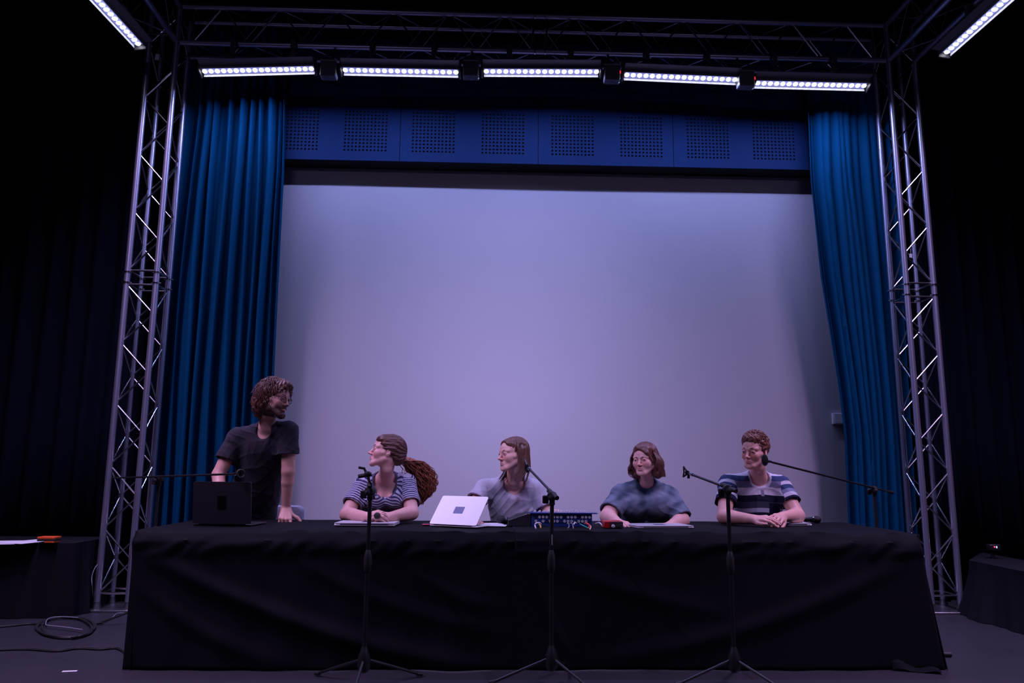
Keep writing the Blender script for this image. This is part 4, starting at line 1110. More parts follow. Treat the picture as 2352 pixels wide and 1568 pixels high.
def person(label, H, neck, shL, shR, elL, elR, wrL, wrR, chest, belly, pelvis, knees, handL, handR, torso, arm_r, shirt, skin, lip, seed, group=None,
           beard=None, iris=(.10,.14,.16), gaze=0., sleeves=(.6, .6), sleeve_r=1.28, neckcut=None, hem=.62, tintf=None, shirt_name='t_shirt', flush=.5, folds=22, trousers=(.02,.022,.03), fold_amp=1.0, extra=None, shirt_disp=None, printmat=None):
    """L / R are picture left and right. torso = (chest half width, chest half depth, belly half width, belly half depth)"""
    r = np.random.default_rng(seed)
    A = [np.array(q, float) for q in (neck, shL, shR, elL, elR, wrL, wrR, chest, belly, pelvis)]
    neck, shL, shR, elL, elR, wrL, wrR, chest, belly, pelvis = A
    root = thing('person', label, 'person', (pelvis[0], pelvis[1], 0), group)
    cw, cd, bw, bd = torso; spine = chest-belly; spine /= np.linalg.norm(spine)
    across = shR-shL; across -= spine*(across@spine)*0.6; across /= np.linalg.norm(across); fwd = np.cross(spine, across); fwd /= np.linalg.norm(fwd)
    Rt = np.array([across, fwd, np.cross(across, fwd)]).T
    def torso_ops(D, g, k=.05):
        D.u(ell(chest, (cw+g, cd+g, .17), Rt), k)
        D.u(ell((chest+belly)/2, ((cw+bw)/2*.97+g, (cd+bd)/2+g, .15), Rt), k)
        D.u(ell(belly, (bw+g, bd+g, .16), Rt), k)
        D.u(ell(pelvis, (bw*1.03+g, bd*1.05+g, .13), Rt), k); D.u(ell((belly+pelvis)/2, (bw*1.02+g, bd*1.02+g, .12), Rt), k)
        nb = neck*.65+chest*.35
        for s_ in (shL, shR): D.u(rcone(nb+spine*.045, s_-spine*.006, .044+g, arm_r[0]*.86+g), .05)
    # ---- the body: one continuous surface of head, neck, trunk, arms and hands
    D = SDF(); torso_ops(D, -.015)
    if extra:
        for p, k in extra(Rt, -.018): D.u(p, k)
    r0, r1, r2, r3 = arm_r
    for s_, e_, w__ in ((shL, elL, wrL), (shR, elR, wrR)):
        D.u(rcone(s_, e_, r0, r1), .03)
        m_ = e_*.7+w__*.3
        D.u(rcone(e_, m_, r1*.98, r2*1.02), .012); D.u(rcone(m_, w__, r2*1.0, r3), .006)
    H.build(D, neck-spine*.01)
    nt_ = len(D.ops)
    for w__, hd in ((wrL, handL), (wrR, handR)):
        if hd is not None: hand(D, w__, **hd)
    # coarse trunk, fine head, middling arms
    armlo = [np.minimum(np.minimum(a, b), c)-.06 for a, b, c in ((shL, elL, wrL), (shR, elR, wrR))]
    hc = H.T(0, .0, -.0); zc = H.T(0, .01, -.135)
    hl, hh = hc-.17*H.s, hc+.17*H.s; hl[2] = min(neck[2]-.02, hc[2]-.14)
    lo, hi = bounds(D)
    dneck = (neck-hc)/np.linalg.norm(neck-hc); cutp = neck-dneck*.03
    far = lambda X: np.linalg.norm(X-neck, axis=1) > .16
    head = grow(D, hl, hh, .0025, None)
    head = trim(head, lambda X: (X-cutp)@dneck < .006)
    def isarm(X):
        m = np.zeros(len(X), bool)
        for s_, e_, w__ in ((shL, elL, wrL), (shR, elR, wrR)):
            a = s_*.55+e_*.45
            for p, q, rr in ((a, e_, .085), (e_, w__, .085), (w__, w__+(w__-e_)/np.linalg.norm(w__-e_)*.17, .14)):
                pa = X-p; ba = q-p; h = np.clip((pa@ba)/(ba@ba), 0, 1); m |= np.linalg.norm(pa-h[:, None]*ba, axis=1) < rr
        return m
    arms = grow(D, lo, hi, .0032, lambda C_: isarm(C_))
    core = grow(D, lo, hi, .007, lambda C_: (C_[:, 2] > pelvis[2]-.15))
    core = trim(core, lambda X: ((X-cutp)@dneck > -.006) | (far(X) & (X[:, 2] < neck[2]-.03)))
    arms = trim(arms, lambda X: isarm(X) & (((X-cutp)@dneck > -.002) | far(X)))
    core = trim(core, lambda X: ~(isarm_in(X, shL, elL, wrL) | isarm_in(X, shR, elR, wrR)))
    def tn(V): return H.tint(V, skin, lip, flush, beard)
    to_obj('body', [head, arms, core], M_skin, root, tn)
    # ---- shirt: sleeves first, cut flat and hollowed at the cuffs, then the trunk
    S = SDF(); ends = []
    for s_, e_, w__, fr in ((shL, elL, wrL, sleeves[0]), (shR, elR, wrR, sleeves[1])):
        d = e_-s_; L_ = np.linalg.norm(d); d /= L_; end = s_+d*L_*fr
        ro = r1*sleeve_r+.006
        S.u(rcone(s_, end, r0*.98+.006, ro), .02); ends.append((s_, d, end, L_))
        S.s_(cyl(end, d, .16, .22), .003); L2 = np.linalg.norm(end-s_); rs = r0*.98+.006; rh = min(ro, ro-(ro-rs)*(.034/L2))-.0095; S.s_(cyl(end-d*.034, d, rh, .30), .002)
    torso_ops(S, .008)
    if extra:
        for p, k in extra(Rt, .008): S.u(p, k)
    sf = []
    for i, (s_, d, end, L_) in enumerate(ends):
        arm_pit = s_+(chest-s_)*.35-spine*.06-fwd*.0
        front = -fwd if (-fwd)[1] < 0 else fwd
        fr_ = fwd if fwd[1] < 0 else -fwd
        sf += [(arm_pit+fr_*cd*.7, chest+fr_*cd*.9+(s_-chest)*.3-spine*.1), (arm_pit+fr_*cd*.6, s_+spine*.02+fr_*.04), (arm_pit+fr_*cd*.8, belly+fr_*bd+(s_-chest)*.5), (s_+fr_*.04, end+fr_*.05), (arm_pit+fr_*.05, end+fr_*.05)]
        S.folds += [(s_+d*L_*t+np.cross(d, fr_)*.05+fr_*.05, s_+d*L_*(t+.08)-np.cross(d, fr_)*.05+fr_*.05, .010, .004*fold_amp) for t in (.12, .26, .38)]
    fr_ = fwd if fwd[1] < 0 else -fwd
    for q in (-1, 1): sf += [(belly+fr_*bd+across*q*bw*.5, belly+fr_*bd+across*q*bw*.9-spine*.05), (belly+fr_*bd-across*q*bw*.6-spine*.02, belly+fr_*bd*1.05+across*q*bw*.2+spine*.03), (neck+fr_*.08+across*q*.05, chest+fr_*cd+across*q*.03-spine*.06)]
    S.folds += random_folds(r, sf, folds, (.008, .017), (.003*fold_amp, .0085*fold_amp))
    if neckcut: 
        cut_ = neckcut(H, neck, chest, Rt, fr_, spine, across)
        for p, k in cut_: S.s_(p, k)
    ph_ = r.uniform(0, 6, 4)
    def wrinkle(X):
        x, y, z = X[:, 0], X[:, 1], X[:, 2]
        q1 = 46*x+26*z+2.2*np.sin(19*z-13*x+ph_[0])+1.3*np.sin(31*y+ph_[3]); q2 = 38*z-30*x+2.0*np.sin(17*x+11*y+ph_[1])
        m_ = .5+.5*np.sin(9*x+ph_[2])*np.sin(8*z+ph_[1])
        return fold_amp*(.0034*m_*(1-np.abs(np.sin(q1)))**2+.0030*(1-m_)*(1-np.abs(np.sin(q2)))**2)
    S.disp = wrinkle
    S.plane((0, 0, hem), (0, 0, -1))
    lo, hi = bounds(S, .01); lo[2] = max(lo[2], hem-.02)
    sh = grow(S, lo, hi, .0042, None)
    geo = dict(across=across, fwd=fr_, spine=spine, ends=ends, chest=chest, belly=belly, cut=cut_ if neckcut else [], neck=neck, shL=shL, shR=shR, cw=cw)
    if printmat is not None: to_obj(shirt_name, [sh], printmat, root, lambda V: tintf(V, geo), 'print')
    else: to_obj(shirt_name, [sh], M_shirt, root, lambda V: tintf(V, geo))
    # ---- trousers and shoes, out of sight under the cloth
    if knees is not None:
        Tz = SDF(); Tz.u(ell(pelvis, (bw*1.05, bd*1.1, .12), Rt), .05)
        So = SDF()
        for q, kn in zip((-1, 1), knees):
            kn = np.array(kn, float); hip = pelvis+across*q*bw*.5-np.array([0, 0, .03]); an = np.array([kn[0], kn[1]+(.04 if kn[2] < .6 else 0.0), .10])
            Tz.u(rcone(hip, kn, .085, .062), .04); Tz.u(rcone(kn, an, .060, .045), .03)
            So.u(rcone(an-(0, -.02, .05), an+(0, -.14, -.055), .040, .036, ((0, 0, 1), .9)), .02)
        lo, hi = bounds(Tz); to_obj('trousers', [grow(Tz, lo, hi, .014)], mat('trousers_%d' % seed, trousers, .8), root)
        So.plane((0, 0, .004), (0, 0, -1)); lo, hi = bounds(So); to_obj('shoes', [grow(So, lo, hi, .010)], M_rubber, root)
    return root, geo
def isarm_in(X, s_, e_, w__):
    m = np.zeros(len(X), bool); a = s_*.55+e_*.45; a = a+(e_-a)*.12
    for p, q, rr in ((a, e_, .080), (e_, w__, .080), (w__, w__+(w__-e_)/np.linalg.norm(w__-e_)*.165, .13)):
        pa = X-p; ba = q-p; h = np.clip((pa@ba)/(ba@ba), 0, 1); m |= np.linalg.norm(pa-h[:, None]*ba, axis=1) < rr
    return m
def frame_z(d):
    return np.array(Vector(d).to_track_quat('Z', 'Y').to_matrix())
def lerp3(a, b, t): return np.array(a)*(1-t)+np.array(b)*t

# ---- hair helpers, in head space (face to -y)
def scalp_dir(th, ph): return np.stack([np.sin(th)*np.sin(ph), np.sin(th)*np.cos(ph), np.cos(th)], -1)   # ph = 0 at the back
def hair_obj(H, root, name, parts, c1, c2):
    return to_obj(name, parts, hairmat('hair_%s_%.2f_%.2f' % (name, c1[0], c2[0]), c1, c2), root)
def flow_disp(H, amp, fz, warp, seed):
    def f(X):
        L = H.inv(X); az = np.arctan2(L[:, 0], L[:, 1]-.0); z = L[:, 2]
        w_ = warp*np.sin(z*60+az*3+seed)+warp*.6*np.sin(z*33-az*5)
        return amp*(np.abs(np.sin(az*fz+w_))-.5)+amp*.5*np.sin(az*fz*2.3-w_*1.4)
    return f

SK = (.64, .35, .28)
# ---- 1: the man standing at the left, leaning on the table, looking to the right
def crew(rad, drop, fw=.06, tilt=.0):
    def f(H, neck, chest, Rt, fr_, spine, across):
        c = neck+fr_*fw*.6+spine*.0
        return [(rcone(neck+spine*.10, neck-spine*drop*.3+fr_*fw*.35, rad*.95, rad), .006), (ell(c-spine*drop*.45+fr_*.03, (rad*.95, .07, drop), Rt), .012)]
    return f
def plain(col, var=.08):
    def f(V, g):
        n = np.sin(V[:, 0]*41+V[:, 2]*23)*np.sin(V[:, 1]*37-V[:, 2]*31); return np.clip(np.array(col)*(1+var*n[:, None]), 0, 1)
    return f
def sleeve_side(V, g):
    """-1 / 1 on the sleeves, 0 on the trunk, and the distance down the sleeve"""
    m = np.zeros(len(V)); t_ = np.zeros(len(V))
    for q, (s_, d, end, L_) in zip((-1, 1), g['ends']):
        inner = (V-s_)@(g['across']*q); t = (V-s_)@d; ax = V-s_-t[:, None]*d; rad = np.linalg.norm(ax, axis=1)
        k = (t > .015) & (t < L_) & (rad < .098) & (inner > -.035+.30*np.clip(-(t-.05), 0, 1)); m[k] = q; t_[k] = t[k]
    return m, t_
def collar(V, g, wd):
    d = np.min([evalp(p, V.astype(f32)) for p, k in g['cut']], 0); return (d < wd) & (V[:, 2] > g['chest'][2])

H1 = Head(P(631, 914, 5.36), 68, -8, 6, 1.06, nose=1.05)
def hairy(H, root, c1, c2, paths, r0, mass=None, name='hair', h=.004, sides=4):
    parts = []
    if mass is not None:
        lo, hi = bounds(mass, .02); parts.append(grow(mass, lo, hi, h))
    if len(paths): parts.append(strands(np.array(paths), r0, sides))
    return hair_obj(H, root, name, parts, c1, c2)

nk = P(615, 974, 5.44)
p1, g1 = person('standing man with messy hair, glasses and beard, leaning on the table in dark t-shirt', H1, nk,
    P(545, 1003, 5.50), P(663, 988, 5.42), P(502, 1090, 5.42), P(662, 1082, 5.42), P(506, 1168, 5.26), P(657, 1166, 5.47),
    P(606, 1034, 5.52), P(592, 1110, 5.62), P(580, 1172, 5.72), [(-1.94, 5.74, .45), (-1.70, 5.78, .45)],
    dict(mid=P(507, 1200, 5.10), back=(0, -.4, 1), thumb_side=1, curl=.35),
    dict(mid=P(655, 1186, 5.42), back=(.2, -.85, .3), thumb_side=-1, curl=.22, curls=(.25, .9, .95, .8), thumb=(1.3, .1), sc=1.15, spread=.2),
    (.172, .115, .165, .120), (.054, .045, .042, .029), None, SK, (.50, .20, .18), 11, beard=((.035, .018, .014), 0, .9), sleeves=(.62, .58), sleeve_r=1.55,
    neckcut=crew(.056, .060, .07), hem=.60, tintf=plain((.022, .020, .028)), folds=30, fold_amp=1.3, trousers=(.01, .01, .014))
r = np.random.default_rng(1)
def curly_paths(H, n, r, th_rng, ph_fn, L, amp, out=.0, drop=1.0, c=(0, .018, .034), rad=(.082, .102, .090), npt=9, freq=9):
    paths = []
    for _ in range(n):
        th = r.uniform(*th_rng); ph = ph_fn(r); d = scalp_dir(np.array(th), np.array(ph)); p = np.array(c)+d*np.array(rad)
        l = L*r.uniform(.6, 1.2); pts = []; a0 = r.uniform(0, 6.28); u = np.cross(d, [0, 0, 1.]); u /= np.linalg.norm(u)+1e-6; dn = np.cross(u, d)
        tang = (dn*(-1 if dn[2] > 0 else 1))*drop+u*r.normal(0, .5)+d*out; tang /= np.linalg.norm(tang)
        for k in range(npt):
            t = k/(npt-1); q = p+tang*l*t+d*(.010*math.sin(PI*t)-.012*t*t)+amp*t**.5*(u*math.cos(a0+freq*t)+d*.6*math.sin(a0+freq*t))-np.array([0, 0, .3*l*t*t])
            pts.append(H.T(*q))
        paths.append(pts)
    return paths
m = SDF()
m.u(H1.e((0, .026, .050), (.090, .103, .088)), .03); m.u(H1.e((0, .072, -.040), (.086, .068, .108)), .03)
for q in (-1, 1): m.u(H1.e((q*.066, .030, -.020), (.026, .045, .070)), .02); m.u(H1.k((q*.03, -.07, .085), (q*.058, -.065, .045), .018, .013), .02)
m.u(H1.e((.0, -.045, .098), (.058, .040, .026)), .03)
m.s_(H1.e((0, -.118, -.02), (.058, .062, .088)), .006)
m.disp = flow_disp(H1, .007, 7, 1.6, 1)
face_free = lambda r: r.uniform(-2.25, 2.25)
ps = curly_paths(H1, 520, r, (.1, 1.5), face_free, .075, .009, out=.25, npt=13, freq=6)
ps += curly_paths(H1, 260, r, (1.3, 2.3), lambda r: r.uniform(-1.6, 1.6), .085, .011, out=.3, npt=13, freq=6)
ps += curly_paths(H1, 130, r, (.4, 1.12), lambda r: PI+r.uniform(-1.2, 1.2), .055, .007, out=.3, npt=13, freq=6)
hairy(H1, p1, (.065, .026, .016), (.13, .050, .032), ps, .0026, m)
bd = SDF()
for q in (-1, 1):
    bd.u(H1.k((q*.064, .004, -.040), (q*.050, -.018, -.080), .012, .018), .02); bd.u(H1.k((q*.050, -.020, -.076), (q*.018, -.076, -.104), .019, .018), .02)
    bd.u(H1.k((q*.003, -.101, -.052), (q*.026, -.086, -.062), .0055, .0055), .006)
bd.u(H1.e((0, -.080, -.106), (.026, .022, .022)), .02)
bd.s_(H1.e((0, -.112, -.066), (.021, .018, .0085)), .004)
bd.s_(H1.e((0, -.02, .03), (.10, .12, .060)), .01)
bd.disp = lambda X: .0012*np.sin(X[:, 0]*520+3*np.sin(X[:, 2]*210))*np.sin(X[:, 2]*300+3*np.sin(X[:, 1]*260))
bp = []
for _ in range(420):
    q = r.choice([-1, 1]); u = r.uniform(0, 1); a = lerp3((q*.072, .002, -.040), (q*.050, -.035, -.088), min(1, u*1.6)) if u < .62 else lerp3((q*.050, -.035, -.088), (0, -.100, -.108), (u-.62)/.38)
    a = np.array(a)+r.normal(0, .007, 3); dn = np.array([q*.004+r.normal(0, .004), -.004+r.normal(0, .004), -.014]); bp.append([H1.T(*(a+dn*t+np.array([0, 0, .004]))) for t in (0, .35, .7, 1)])
lo, hi = bounds(bd, .01); hair_obj(H1, p1, 'beard', [grow(bd, lo, hi, .003), strands(np.array(bp), .0014, 3)], (.035, .016, .012), (.07, .03, .02))
H1.eyes(p1, -.15, (.03, .025, .02)); H1.brows(p1, hairmat('brow_dark', (.03, .014, .01), (.05, .02, .015)), .0034)
gl = MB()
for q in (-1, 1):
    ring = [H1.T(q*.034+.0235*math.cos(A), -.1085+.006*abs(math.cos(A)) + (.010*abs(q*.034+.0235*math.cos(A))/.058), -.003+.0185*math.sin(A)*(1 if math.sin(A) < 0 else .85)) for A in np.linspace(0, 2*PI, 21)]
    gl.tube(ring, .0021, 6)
    gl.tube([H1.T(q*.057, -.098, .006), H1.T(q*.074, -.055, .006), H1.T(q*.082, .005, .005), H1.T(q*.080, .025, -.008)], .0022, 6)
gl.tube([H1.T(-.011, -.109, .002), H1.T(0, -.112, .005), H1.T(.011, -.109, .002)], .002, 6)
build(gl, 'glasses', M_rubber, p1)

# ---- 2: the woman with the long curly ponytail
H2 = Head(P(888, 1038, 5.36), -80, 13, -4, 1.00, fem=1, nose=1.0)
nk = P(884, 1094, 5.48)
FW2 = (.42, .40, .50); NV2 = (.035, .028, .085)
def stripes2(V, g):
    m, t = sleeve_side(V, g)
    s_ = (V-g['chest'])@g['spine']; wob = .004*np.sin(V[:, 0]*31)+.003*np.sin(V[:, 0]*67+V[:, 2]*30)
    c = np.where(m == 0, s_+wob, t+.003*np.sin(V[:, 2]*40))
    return np.stack([(V-g['chest'])@g['across'], c, np.where(collar(V, g, .012), 2.0, np.abs(m))], 1)
def pm2(x, y, z, ma, mix, ramp):
    f = ma('MULTIPLY', ma('ADD', ma('SINE', ma('MULTIPLY', y, 2*PI/.0185)), .1), 6.0)
    n = ma('MINIMUM', ma('MAXIMUM', ma('ADD', f, .5), 0.0), 1.0)
    return mix(ma('GREATER_THAN', z, 1.5), mix(n, NV2, FW2), (.10, .09, .15))
p2, g2 = person('seated woman with a long curly auburn ponytail in a finely striped t-shirt', H2, nk,
    P(833, 1116, 5.50), P(934, 1108, 5.54), P(796, 1181, 5.34), P(946, 1178, 5.36), P(845, 1187, 5.16), P(893, 1187, 5.18),
    P(884, 1140, 5.58), P(880, 1200, 5.68), P(878, 1280, 5.80), [(-.82, 5.28, .50), (-.55, 5.28, .50)],
    dict(mid=P(868, 1182, 5.11), back=(-.25, -.75, .6), thumb_side=1, curl=.75, sc=.95, thumb=(.5, .4)),
    dict(mid=P(868, 1180, 5.13), back=(.3, -.55, .8), thumb_side=-1, curl=.80, sc=.97, thumb=(.5, .4)),
    (.165, .105, .150, .115), (.054, .046, .045, .030), None, (.72, .40, .35), (.52, .18, .20), 22, sleeves=(.66, .70), sleeve_r=1.42,
    neckcut=crew(.078, .085, .08), hem=.60, tintf=stripes2, printmat=stripemat('fine_stripes', pm2), folds=26, fold_amp=1.3, flush=.6,
    extra=lambda Rt, g: [(ell(np.array(P(884, 1150, 5.46))+Rt[:, 0]*q*.07, (.070+g, .060+g, .068+g), Rt), .04) for q in (-1, 1)])
r = np.random.default_rng(2)
m = SDF(); m.u(H2.e((0, .028, .042), (.083, .102, .087)), .03); m.u(H2.e((0, .085, -.012), (.058, .050, .060)), .04); m.u(H2.e((0, -.040, .072), (.062, .045, .034)), .03)
for q in (-1, 1): m.u(H2.k((q*.068, -.030, .045), (q*.070, .03, .020), .016, .020), .02)
m.s_(H2.e((0, -.122, -.030), (.064, .070, .098)), .006); 
for q in (-1, 1): m.s_(H2.e((q*.088, -.004, -.030), (.025, .024, .030)), .005)
def d2(X):
    L = H2.inv(X); a = np.arctan2(L[:, 0], L[:, 2]-.02)
    return .0032*np.sin(a*17+np.sin(L[:, 1]*50)*1.2)+.0018*np.sin(a*41+L[:, 1]*60)
m.disp = d2
tail0 = P(926, 1058, 5.50); T_ = [P(926, 1058, 5.52), P(945, 1060, 5.60), P(964, 1083, 5.64), P(972, 1112, 5.64), P(971, 1140, 5.63), P(967, 1158, 5.62)]
def bez(t):
    n = len(T_)-1; s_ = t*n; i = min(int(s_), n-1); f = s_-i
    p0, a, b, p3 = T_[max(i-1, 0)], T_[i], T_[i+1], T_[min(i+2, n)]
    return .5*((2*a)+(-p0+b)*f+(2*p0-5*a+4*b-p3)*f*f+(-p0+3*a-3*b+p3)*f**3)
ps = []
for _ in range(620):
    a0 = r.uniform(0, 6.28); rr = .047*math.sqrt(r.uniform(.05, 1))*(1 if _ % 5 else 1.22); fq = r.uniform(26, 60); ca = r.uniform(.004, .0095); t0 = r.uniform(0, .6); t1 = min(1.03, t0+r.uniform(.22, .5)); pts = []
    for k in range(16):
        t = t0+(t1-t0)*k/15; c = bez(t); wd = rr*(.35+1.5*math.sin(PI*min(t*1.08+.03, 1))**.8)*(1.15 if t < .8 else .9)
        pts.append(c+np.array([math.cos(a0+.5*t)*wd+ca*math.cos(fq*t+a0), math.sin(a0+.5*t)*wd+ca*math.sin(fq*t+a0), .4*ca*math.sin(fq*t*1.1+2*a0)]))
    ps.append(pts)
hairy(H2, p2, (.07, .026, .018), (.11, .040, .028), [], .002, m)
tm = SDF()
for k in range(7):
    t = k/6*.9; tm.u(rcone(bez(t*.93), bez(t*.93+.08), .010+.026*math.sin(PI*min(t+.10, 1)), .008+.024*math.sin(PI*min(t+.2, 1))), .02)
tm.disp = lambda X: .006*np.sin(X[:, 2]*130+np.sin(X[:, 0]*120)*2)*np.sin(X[:, 0]*150+X[:, 2]*40)
lo, hi = bounds(tm, .01)
hair_obj(H2, p2, 'ponytail', [grow(tm, lo, hi, .005), strands(np.array(ps), .0030, 4)], (.17, .048, .022), (.32, .095, .045))
build(MB().lathe([(.012, -.010), (.022, -.008), (.022, .008), (.012, .010)], 14, P(927, 1058, 5.525), frame_z(T_[1]-T_[0])), 'hair_tie', M_rubber, p2)
H2.eyes(p2, .05, (.08, .09, .08)); H2.brows(p2, MATS['brow_dark'], .0026)
c = P(866, 1184, 5.075)
microphone('black microphone held in both hands by the woman in the finely striped t-shirt', c, (.10, .80, -.02), s=.85)

# ---- 3: the man with long straight hair
H3 = Head(P(1178, 1043, 5.40), -60, 0, -3, 1.01, jaw=.95)
nk = P(1180, 1098, 5.50)
p3, g3 = person('seated man with long straight brown hair in a pale grey t-shirt', H3, nk,
    P(1112, 1120, 5.54), P(1234, 1122, 5.56), P(1081, 1172, 5.44), P(1258, 1180, 5.50), P(1092, 1200, 5.22), P(1265, 1182, 5.30),
    P(1180, 1150, 5.62), P(1184, 1210, 5.70), P(1182, 1290, 5.80), [(.10, 5.30, .50), (.42, 5.30, .50)],
    dict(mid=P(1100, 1203, 5.10), back=(0, -.3, 1), thumb_side=1, curl=.3),
    dict(mid=P(1272, 1176, 5.22), back=(0, -.2, 1), thumb_side=-1, curl=.35),
    (.180, .110, .165, .110), (.050, .041, .040, .028), None, (.66, .37, .31), (.50, .20, .19), 33, sleeves=(.52, .74), sleeve_r=1.65,
    neckcut=crew(.080, .090, .08), hem=.60, tintf=plain((.42, .40, .46)), folds=34, fold_amp=1.5)
r = np.random.default_rng(3)
m = SDF(); m.u(H3.e((0, .026, .040), (.081, .100, .084)), .03); m.u(H3.e((0, -.040, .070), (.060, .042, .030)), .03)
m.u(H3.e((0, .070, -.035), (.070, .050, .090)), .03)
for q in (-1, 1): m.u(H3.k((q*.072, .034, .03), (q*.066, .050, -.100), .020, .024), .02)
m.s_(H3.e((0, -.126, -.004), (.063, .080, .112)), .012)
for q in (-1, 1): m.s_(H3.e((q*.088, .002, -.010), (.020, .022, .026)), .004)
m.disp = lambda X: (lambda L: .0030*np.sin(np.arctan2(L[:, 0], L[:, 1]+.02)*24+3*np.sin(L[:, 2]*14))*np.clip((L[:, 1]+.07)/.05, .15, 1)-.006*np.exp(-(L[:, 0]/.004)**2)*(L[:, 2] > .09))(H3.inv(X))
ps = []
for _ in range(420):
    q = r.choice([-1, 1]); ph = q*r.uniform(.15, 1.85); l = r.uniform(.235, .30)*(1 if abs(ph) < 1.6 else .9); pts = []
    for k in range(14):
        t = k/13
        if t < .38:
            th = .12+1.35*t/.38; d = scalp_dir(np.array(th), np.array(ph)); pp = np.array((0, .020, .036))+d*np.array((.084, .104, .086))*r.uniform(.985, 1.015)
            last = pp; ld = d
        else:
            s_ = (t-.38)/.62; pp = last+np.array([ld[0]*(.006*math.sin(3*s_)), ld[1]*.006, -l*.95*s_])+np.array([q*.010*s_*s_, -.012*s_ if abs(ph) > 1.2 else 0, 0])
            pp = pp+.003*np.array([math.sin(9*s_+ph*7), math.cos(8*s_+ph*5), 0])
            if pp[2] < -.105: pp = pp+np.array([0, -.6*( -.105-pp[2])*(.5 if abs(ph) < 1 else 1.0), .25*(-.105-pp[2])])
        pts.append(H3.T(*pp))
    ps.append(pts)
hairy(H3, p3, (.075, .030, .022), (.14, .058, .038), ps, .0030, m)
H3.eyes(p3, .0, (.09, .08, .07)); H3.brows(p3, MATS['brow_dark'], .0036, frown=.5)

# ---- 4: the woman in the blue t-shirt
H4 = Head(P(1481, 1055, 5.42), -36, -3, -2, .94, fem=.8, wide=1.06, cheek=1.0, jaw=1.05, nose=1.05)
nk = P(1484, 1102, 5.50)
def dye4(V, g):
    x, y, z = V[:, 0], V[:, 1], V[:, 2]
    n = np.sin(x*23+2.1*np.sin(z*19+y*9))*np.sin(z*27+1.7*np.sin(x*17))+.5*np.sin(x*61+2*np.sin(z*53))*np.sin(z*57+x*13)
    dark = np.exp(-(((x-g['neck'][0])/.05)**2+((z-g['neck'][2]+.03)/.07)**2))
    t = np.clip(.45+.38*n-.6*dark, 0, 1)[:, None]
    return np.array((.026, .046, .080))*(1-t)+np.array((.20, .24, .31))*t
p4, g4 = person('seated woman with a wavy brown bob in a blue tie-dyed t-shirt', H4, nk,
    P(1427, 1135, 5.54), P(1537, 1140, 5.54), P(1396, 1186, 5.38), P(1566, 1194, 5.42), P(1418, 1199, 5.20), P(1540, 1206, 5.22),
    P(1482, 1158, 5.62), P(1482, 1205, 5.66), P(1482, 1290, 5.80), [(1.12, 5.30, .50), (1.42, 5.30, .50)],
    dict(mid=P(1436, 1203, 5.12), back=(0, -.3, 1), thumb_side=1, curl=.3, sc=.95),
    dict(mid=P(1522, 1208, 5.12), back=(0, -.3, 1), thumb_side=-1, curl=.3, sc=.95),
    (.185, .125, .185, .145), (.062, .054, .048, .031), None, (.72, .40, .35), (.50, .17, .18), 44, sleeves=(.80, .92), sleeve_r=1.36,
    neckcut=crew(.056, .014, .035), hem=.60, tintf=dye4, folds=26, fold_amp=1.4, flush=.6,
    extra=lambda Rt, g: [(ell(np.array(P(1482, 1160, 5.47))+Rt[:, 0]*q*.085, (.092+g, .078+g, .078+g), Rt), .04) for q in (-1, 1)])
r = np.random.default_rng(4)
m = SDF(); m.u(H4.e((0, .026, .044), (.086, .104, .088)), .03); m.u(H4.e((0, -.035, .078), (.064, .048, .032)), .03); m.u(H4.e((0, .060, -.045), (.085, .058, .095)), .04)
for q in (-1, 1): m.u(H4.k((q*.076, .015, .03), (q*.086, .020, -.110), .020, .034), .03)
m.s_(H4.e((-.008, -.122, -.012), (.066, .074, .102)), .008)
m.u(H4.k((-.030, -.070, .098), (.052, -.070, .050), .011, .014), .012); m.u(H4.k((.052, -.070, .050), (.074, -.040, -.010), .013, .014), .016)
_f4 = flow_disp(H4, .0045, 12, 1.0, 2)
m.disp = lambda X: _f4(X)*np.clip((H4.inv(X)[:, 1]+.06)/.06, .12, 1)
ps = []
for _ in range(460):
    ph = r.uniform(-2.0, 2.0); l = r.uniform(.15, .20); pts = []; a0 = 2.2*ph+r.normal(0, .25); rr = r.uniform(.97, 1.03)
    for k in range(20):
        t = k/19
        if t < .42:
            th = .10+1.40*t/.42; d = scalp_dir(np.array(th), np.array(ph)); pp = np.array((0, .020, .038))+d*np.array((.088, .108, .092))*rr; last = pp; ld = d
        else:
            s_ = (t-.42)/.58; pp = last+np.array([ld[0]*(.042*math.sin(2.2*s_)), ld[1]*.030*math.sin(2.2*s_), -l*s_])+.013*s_*np.array([math.sin(11*s_+a0), math.cos(10*s_+a0), 0])
        pts.append(H4.T(*pp))
    ps.append(pts)
hairy(H4, p4, (.080, .030, .024), (.16, .060, .045), ps, .0031, m)
H4.eyes(p4, .05, (.03, .035, .05)); H4.brows(p4, MATS['brow_dark'], .0032, frown=1.0)

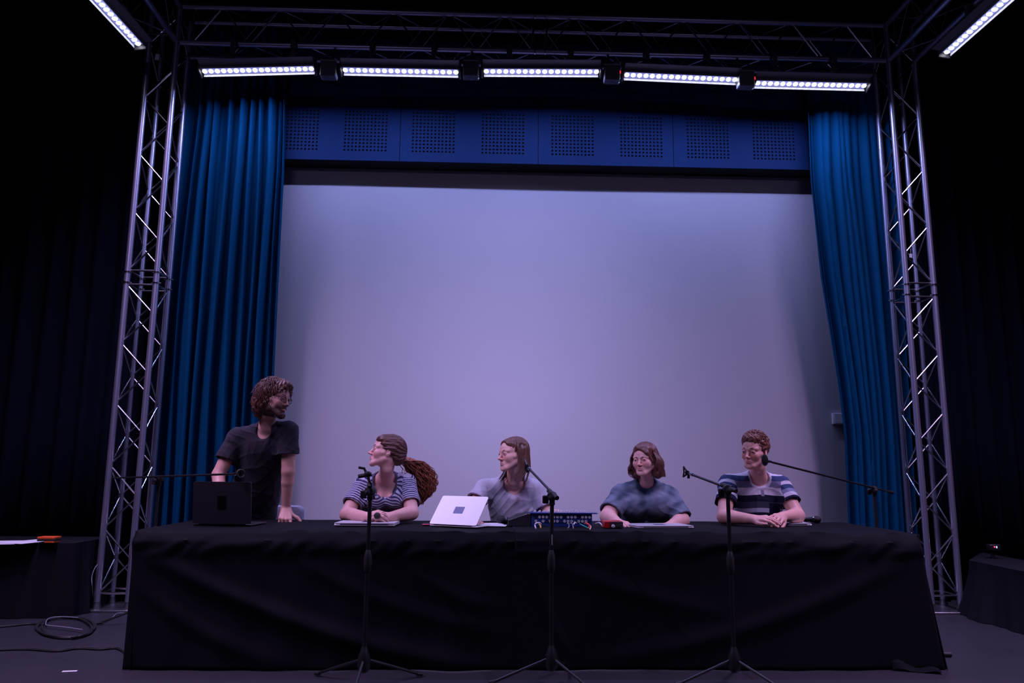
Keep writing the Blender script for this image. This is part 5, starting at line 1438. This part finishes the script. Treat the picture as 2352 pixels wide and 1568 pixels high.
# ---- 5: the man in the wide-striped shirt
H5 = Head(P(1733, 1036, 5.34), -47, -4, 3, 1.02, jaw=1.0)
nk = P(1741, 1084, 5.46)
def stripes5(V, g):
    m, t = sleeve_side(V, g)
    s_ = (V-g['chest'])[:, 2]*1.02+.004*np.sin(V[:, 0]*25)
    return np.stack([(V-g['chest'])@g['across']+.5, np.where(m == 0, s_, -.40-t), np.where(collar(V, g, .016), 2.0, np.abs(m))], 1)
def pm5(x, y, z, ma, mix, ramp):
    W5, N5, M5, D5 = (.56, .55, .62), (.035, .055, .13), (.15, .16, .25), (.010, .012, .028)
    c = ramp(y, -.7, .3, [(-.7, (.012, .012, .035)), (-.540, W5), (-.510, (.20, .22, .33)), (-.480, N5), (-.445, W5), (-.36, D5),
                          (-.082, (.40, .39, .48)), (-.050, (.05, .052, .085)), (-.002, D5), (.046, W5), (.100, M5), (.146, N5), (.185, W5)])
    def inside(v, lo, hi): return ma('MULTIPLY', ma('GREATER_THAN', v, lo), ma('LESS_THAN', v, hi))
    flat = ma('LESS_THAN', z, .5)
    c = mix(ma('MULTIPLY', flat, ma('MULTIPLY', inside(x, .490, .512), inside(y, .035, .17))), c, (.24, .23, .31))
    c = mix(ma('MULTIPLY', flat, ma('MULTIPLY', inside(x, .545, .640), inside(y, -.16, -.010))), c, (.008, .010, .03))
    return mix(ma('GREATER_THAN', z, 1.5), c, (.50, .48, .56))
p5, g5 = person('seated man with short curly hair in a wide-striped white and navy t-shirt', H5, nk,
    P(1673, 1111, 5.48), P(1793, 1114, 5.50), P(1663, 1186, 5.30), P(1832, 1184, 5.34), P(1729, 1192, 5.13), P(1798, 1186, 5.19),
    P(1738, 1150, 5.56), P(1738, 1205, 5.64), P(1736, 1290, 5.78), [(1.75, 5.26, .50), (2.06, 5.26, .50)],
    dict(mid=P(1760, 1191, 5.06), back=(.1, -.60, .8), thumb_side=1, curl=.34, sc=1.04, thumb=(.4, .05)),
    dict(mid=P(1778, 1193, 5.07), back=(.5, -.5, .85), thumb_side=-1, curl=.42, sc=1.04, thumb=(.6, .2), spread=.25),
    (.178, .112, .160, .115), (.058, .048, .047, .031), None, (.70, .38, .32), (.50, .19, .18), 55, sleeves=(.60, .60), sleeve_r=1.42,
    neckcut=crew(.070, .060, .075), hem=.60, tintf=stripes5, printmat=stripemat('wide_stripes', pm5), folds=28, fold_amp=1.3, flush=.6)
r = np.random.default_rng(5)
m = SDF(); m.u(H5.e((0, .024, .056), (.083, .098, .080)), .03); m.u(H5.e((0, -.040, .090), (.060, .044, .032)), .03)
for q in (-1, 1): m.u(H5.e((q*.070, .020, .035), (.016, .045, .045)), .02)
m.u(H5.e((0, .075, .005), (.062, .040, .055)), .03)
m.s_(H5.e((0, -.120, -.022), (.062, .066, .090)), .006)
for q in (-1, 1): m.s_(H5.e((q*.088, .006, -.016), (.022, .024, .032)), .004)
m.disp = lambda X: (lambda L: .0045*np.sin(L[:, 0]*150+2*np.sin(L[:, 1]*110))*np.sin(L[:, 1]*140+2*np.sin(L[:, 2]*120)))(H5.inv(X))
ps = curly_paths(H5, 420, r, (.02, 1.05), lambda r: r.uniform(-PI, PI), .034, .008, out=.25, c=(0, .012, .050), rad=(.078, .096, .086), npt=8, freq=7)
ps += curly_paths(H5, 160, r, (1.0, 1.6), lambda r: r.uniform(-1.6, 1.6), .022, .004, out=.1, c=(0, .020, .036), rad=(.080, .098, .085), npt=8)
hairy(H5, p5, (.13, .050, .035), (.24, .10, .07), ps, .0034, m)
H5.eyes(p5, .0, (.03, .035, .045)); H5.brows(p5, hairmat('brow_brown', (.08, .03, .02), (.12, .05, .035)), .0042)
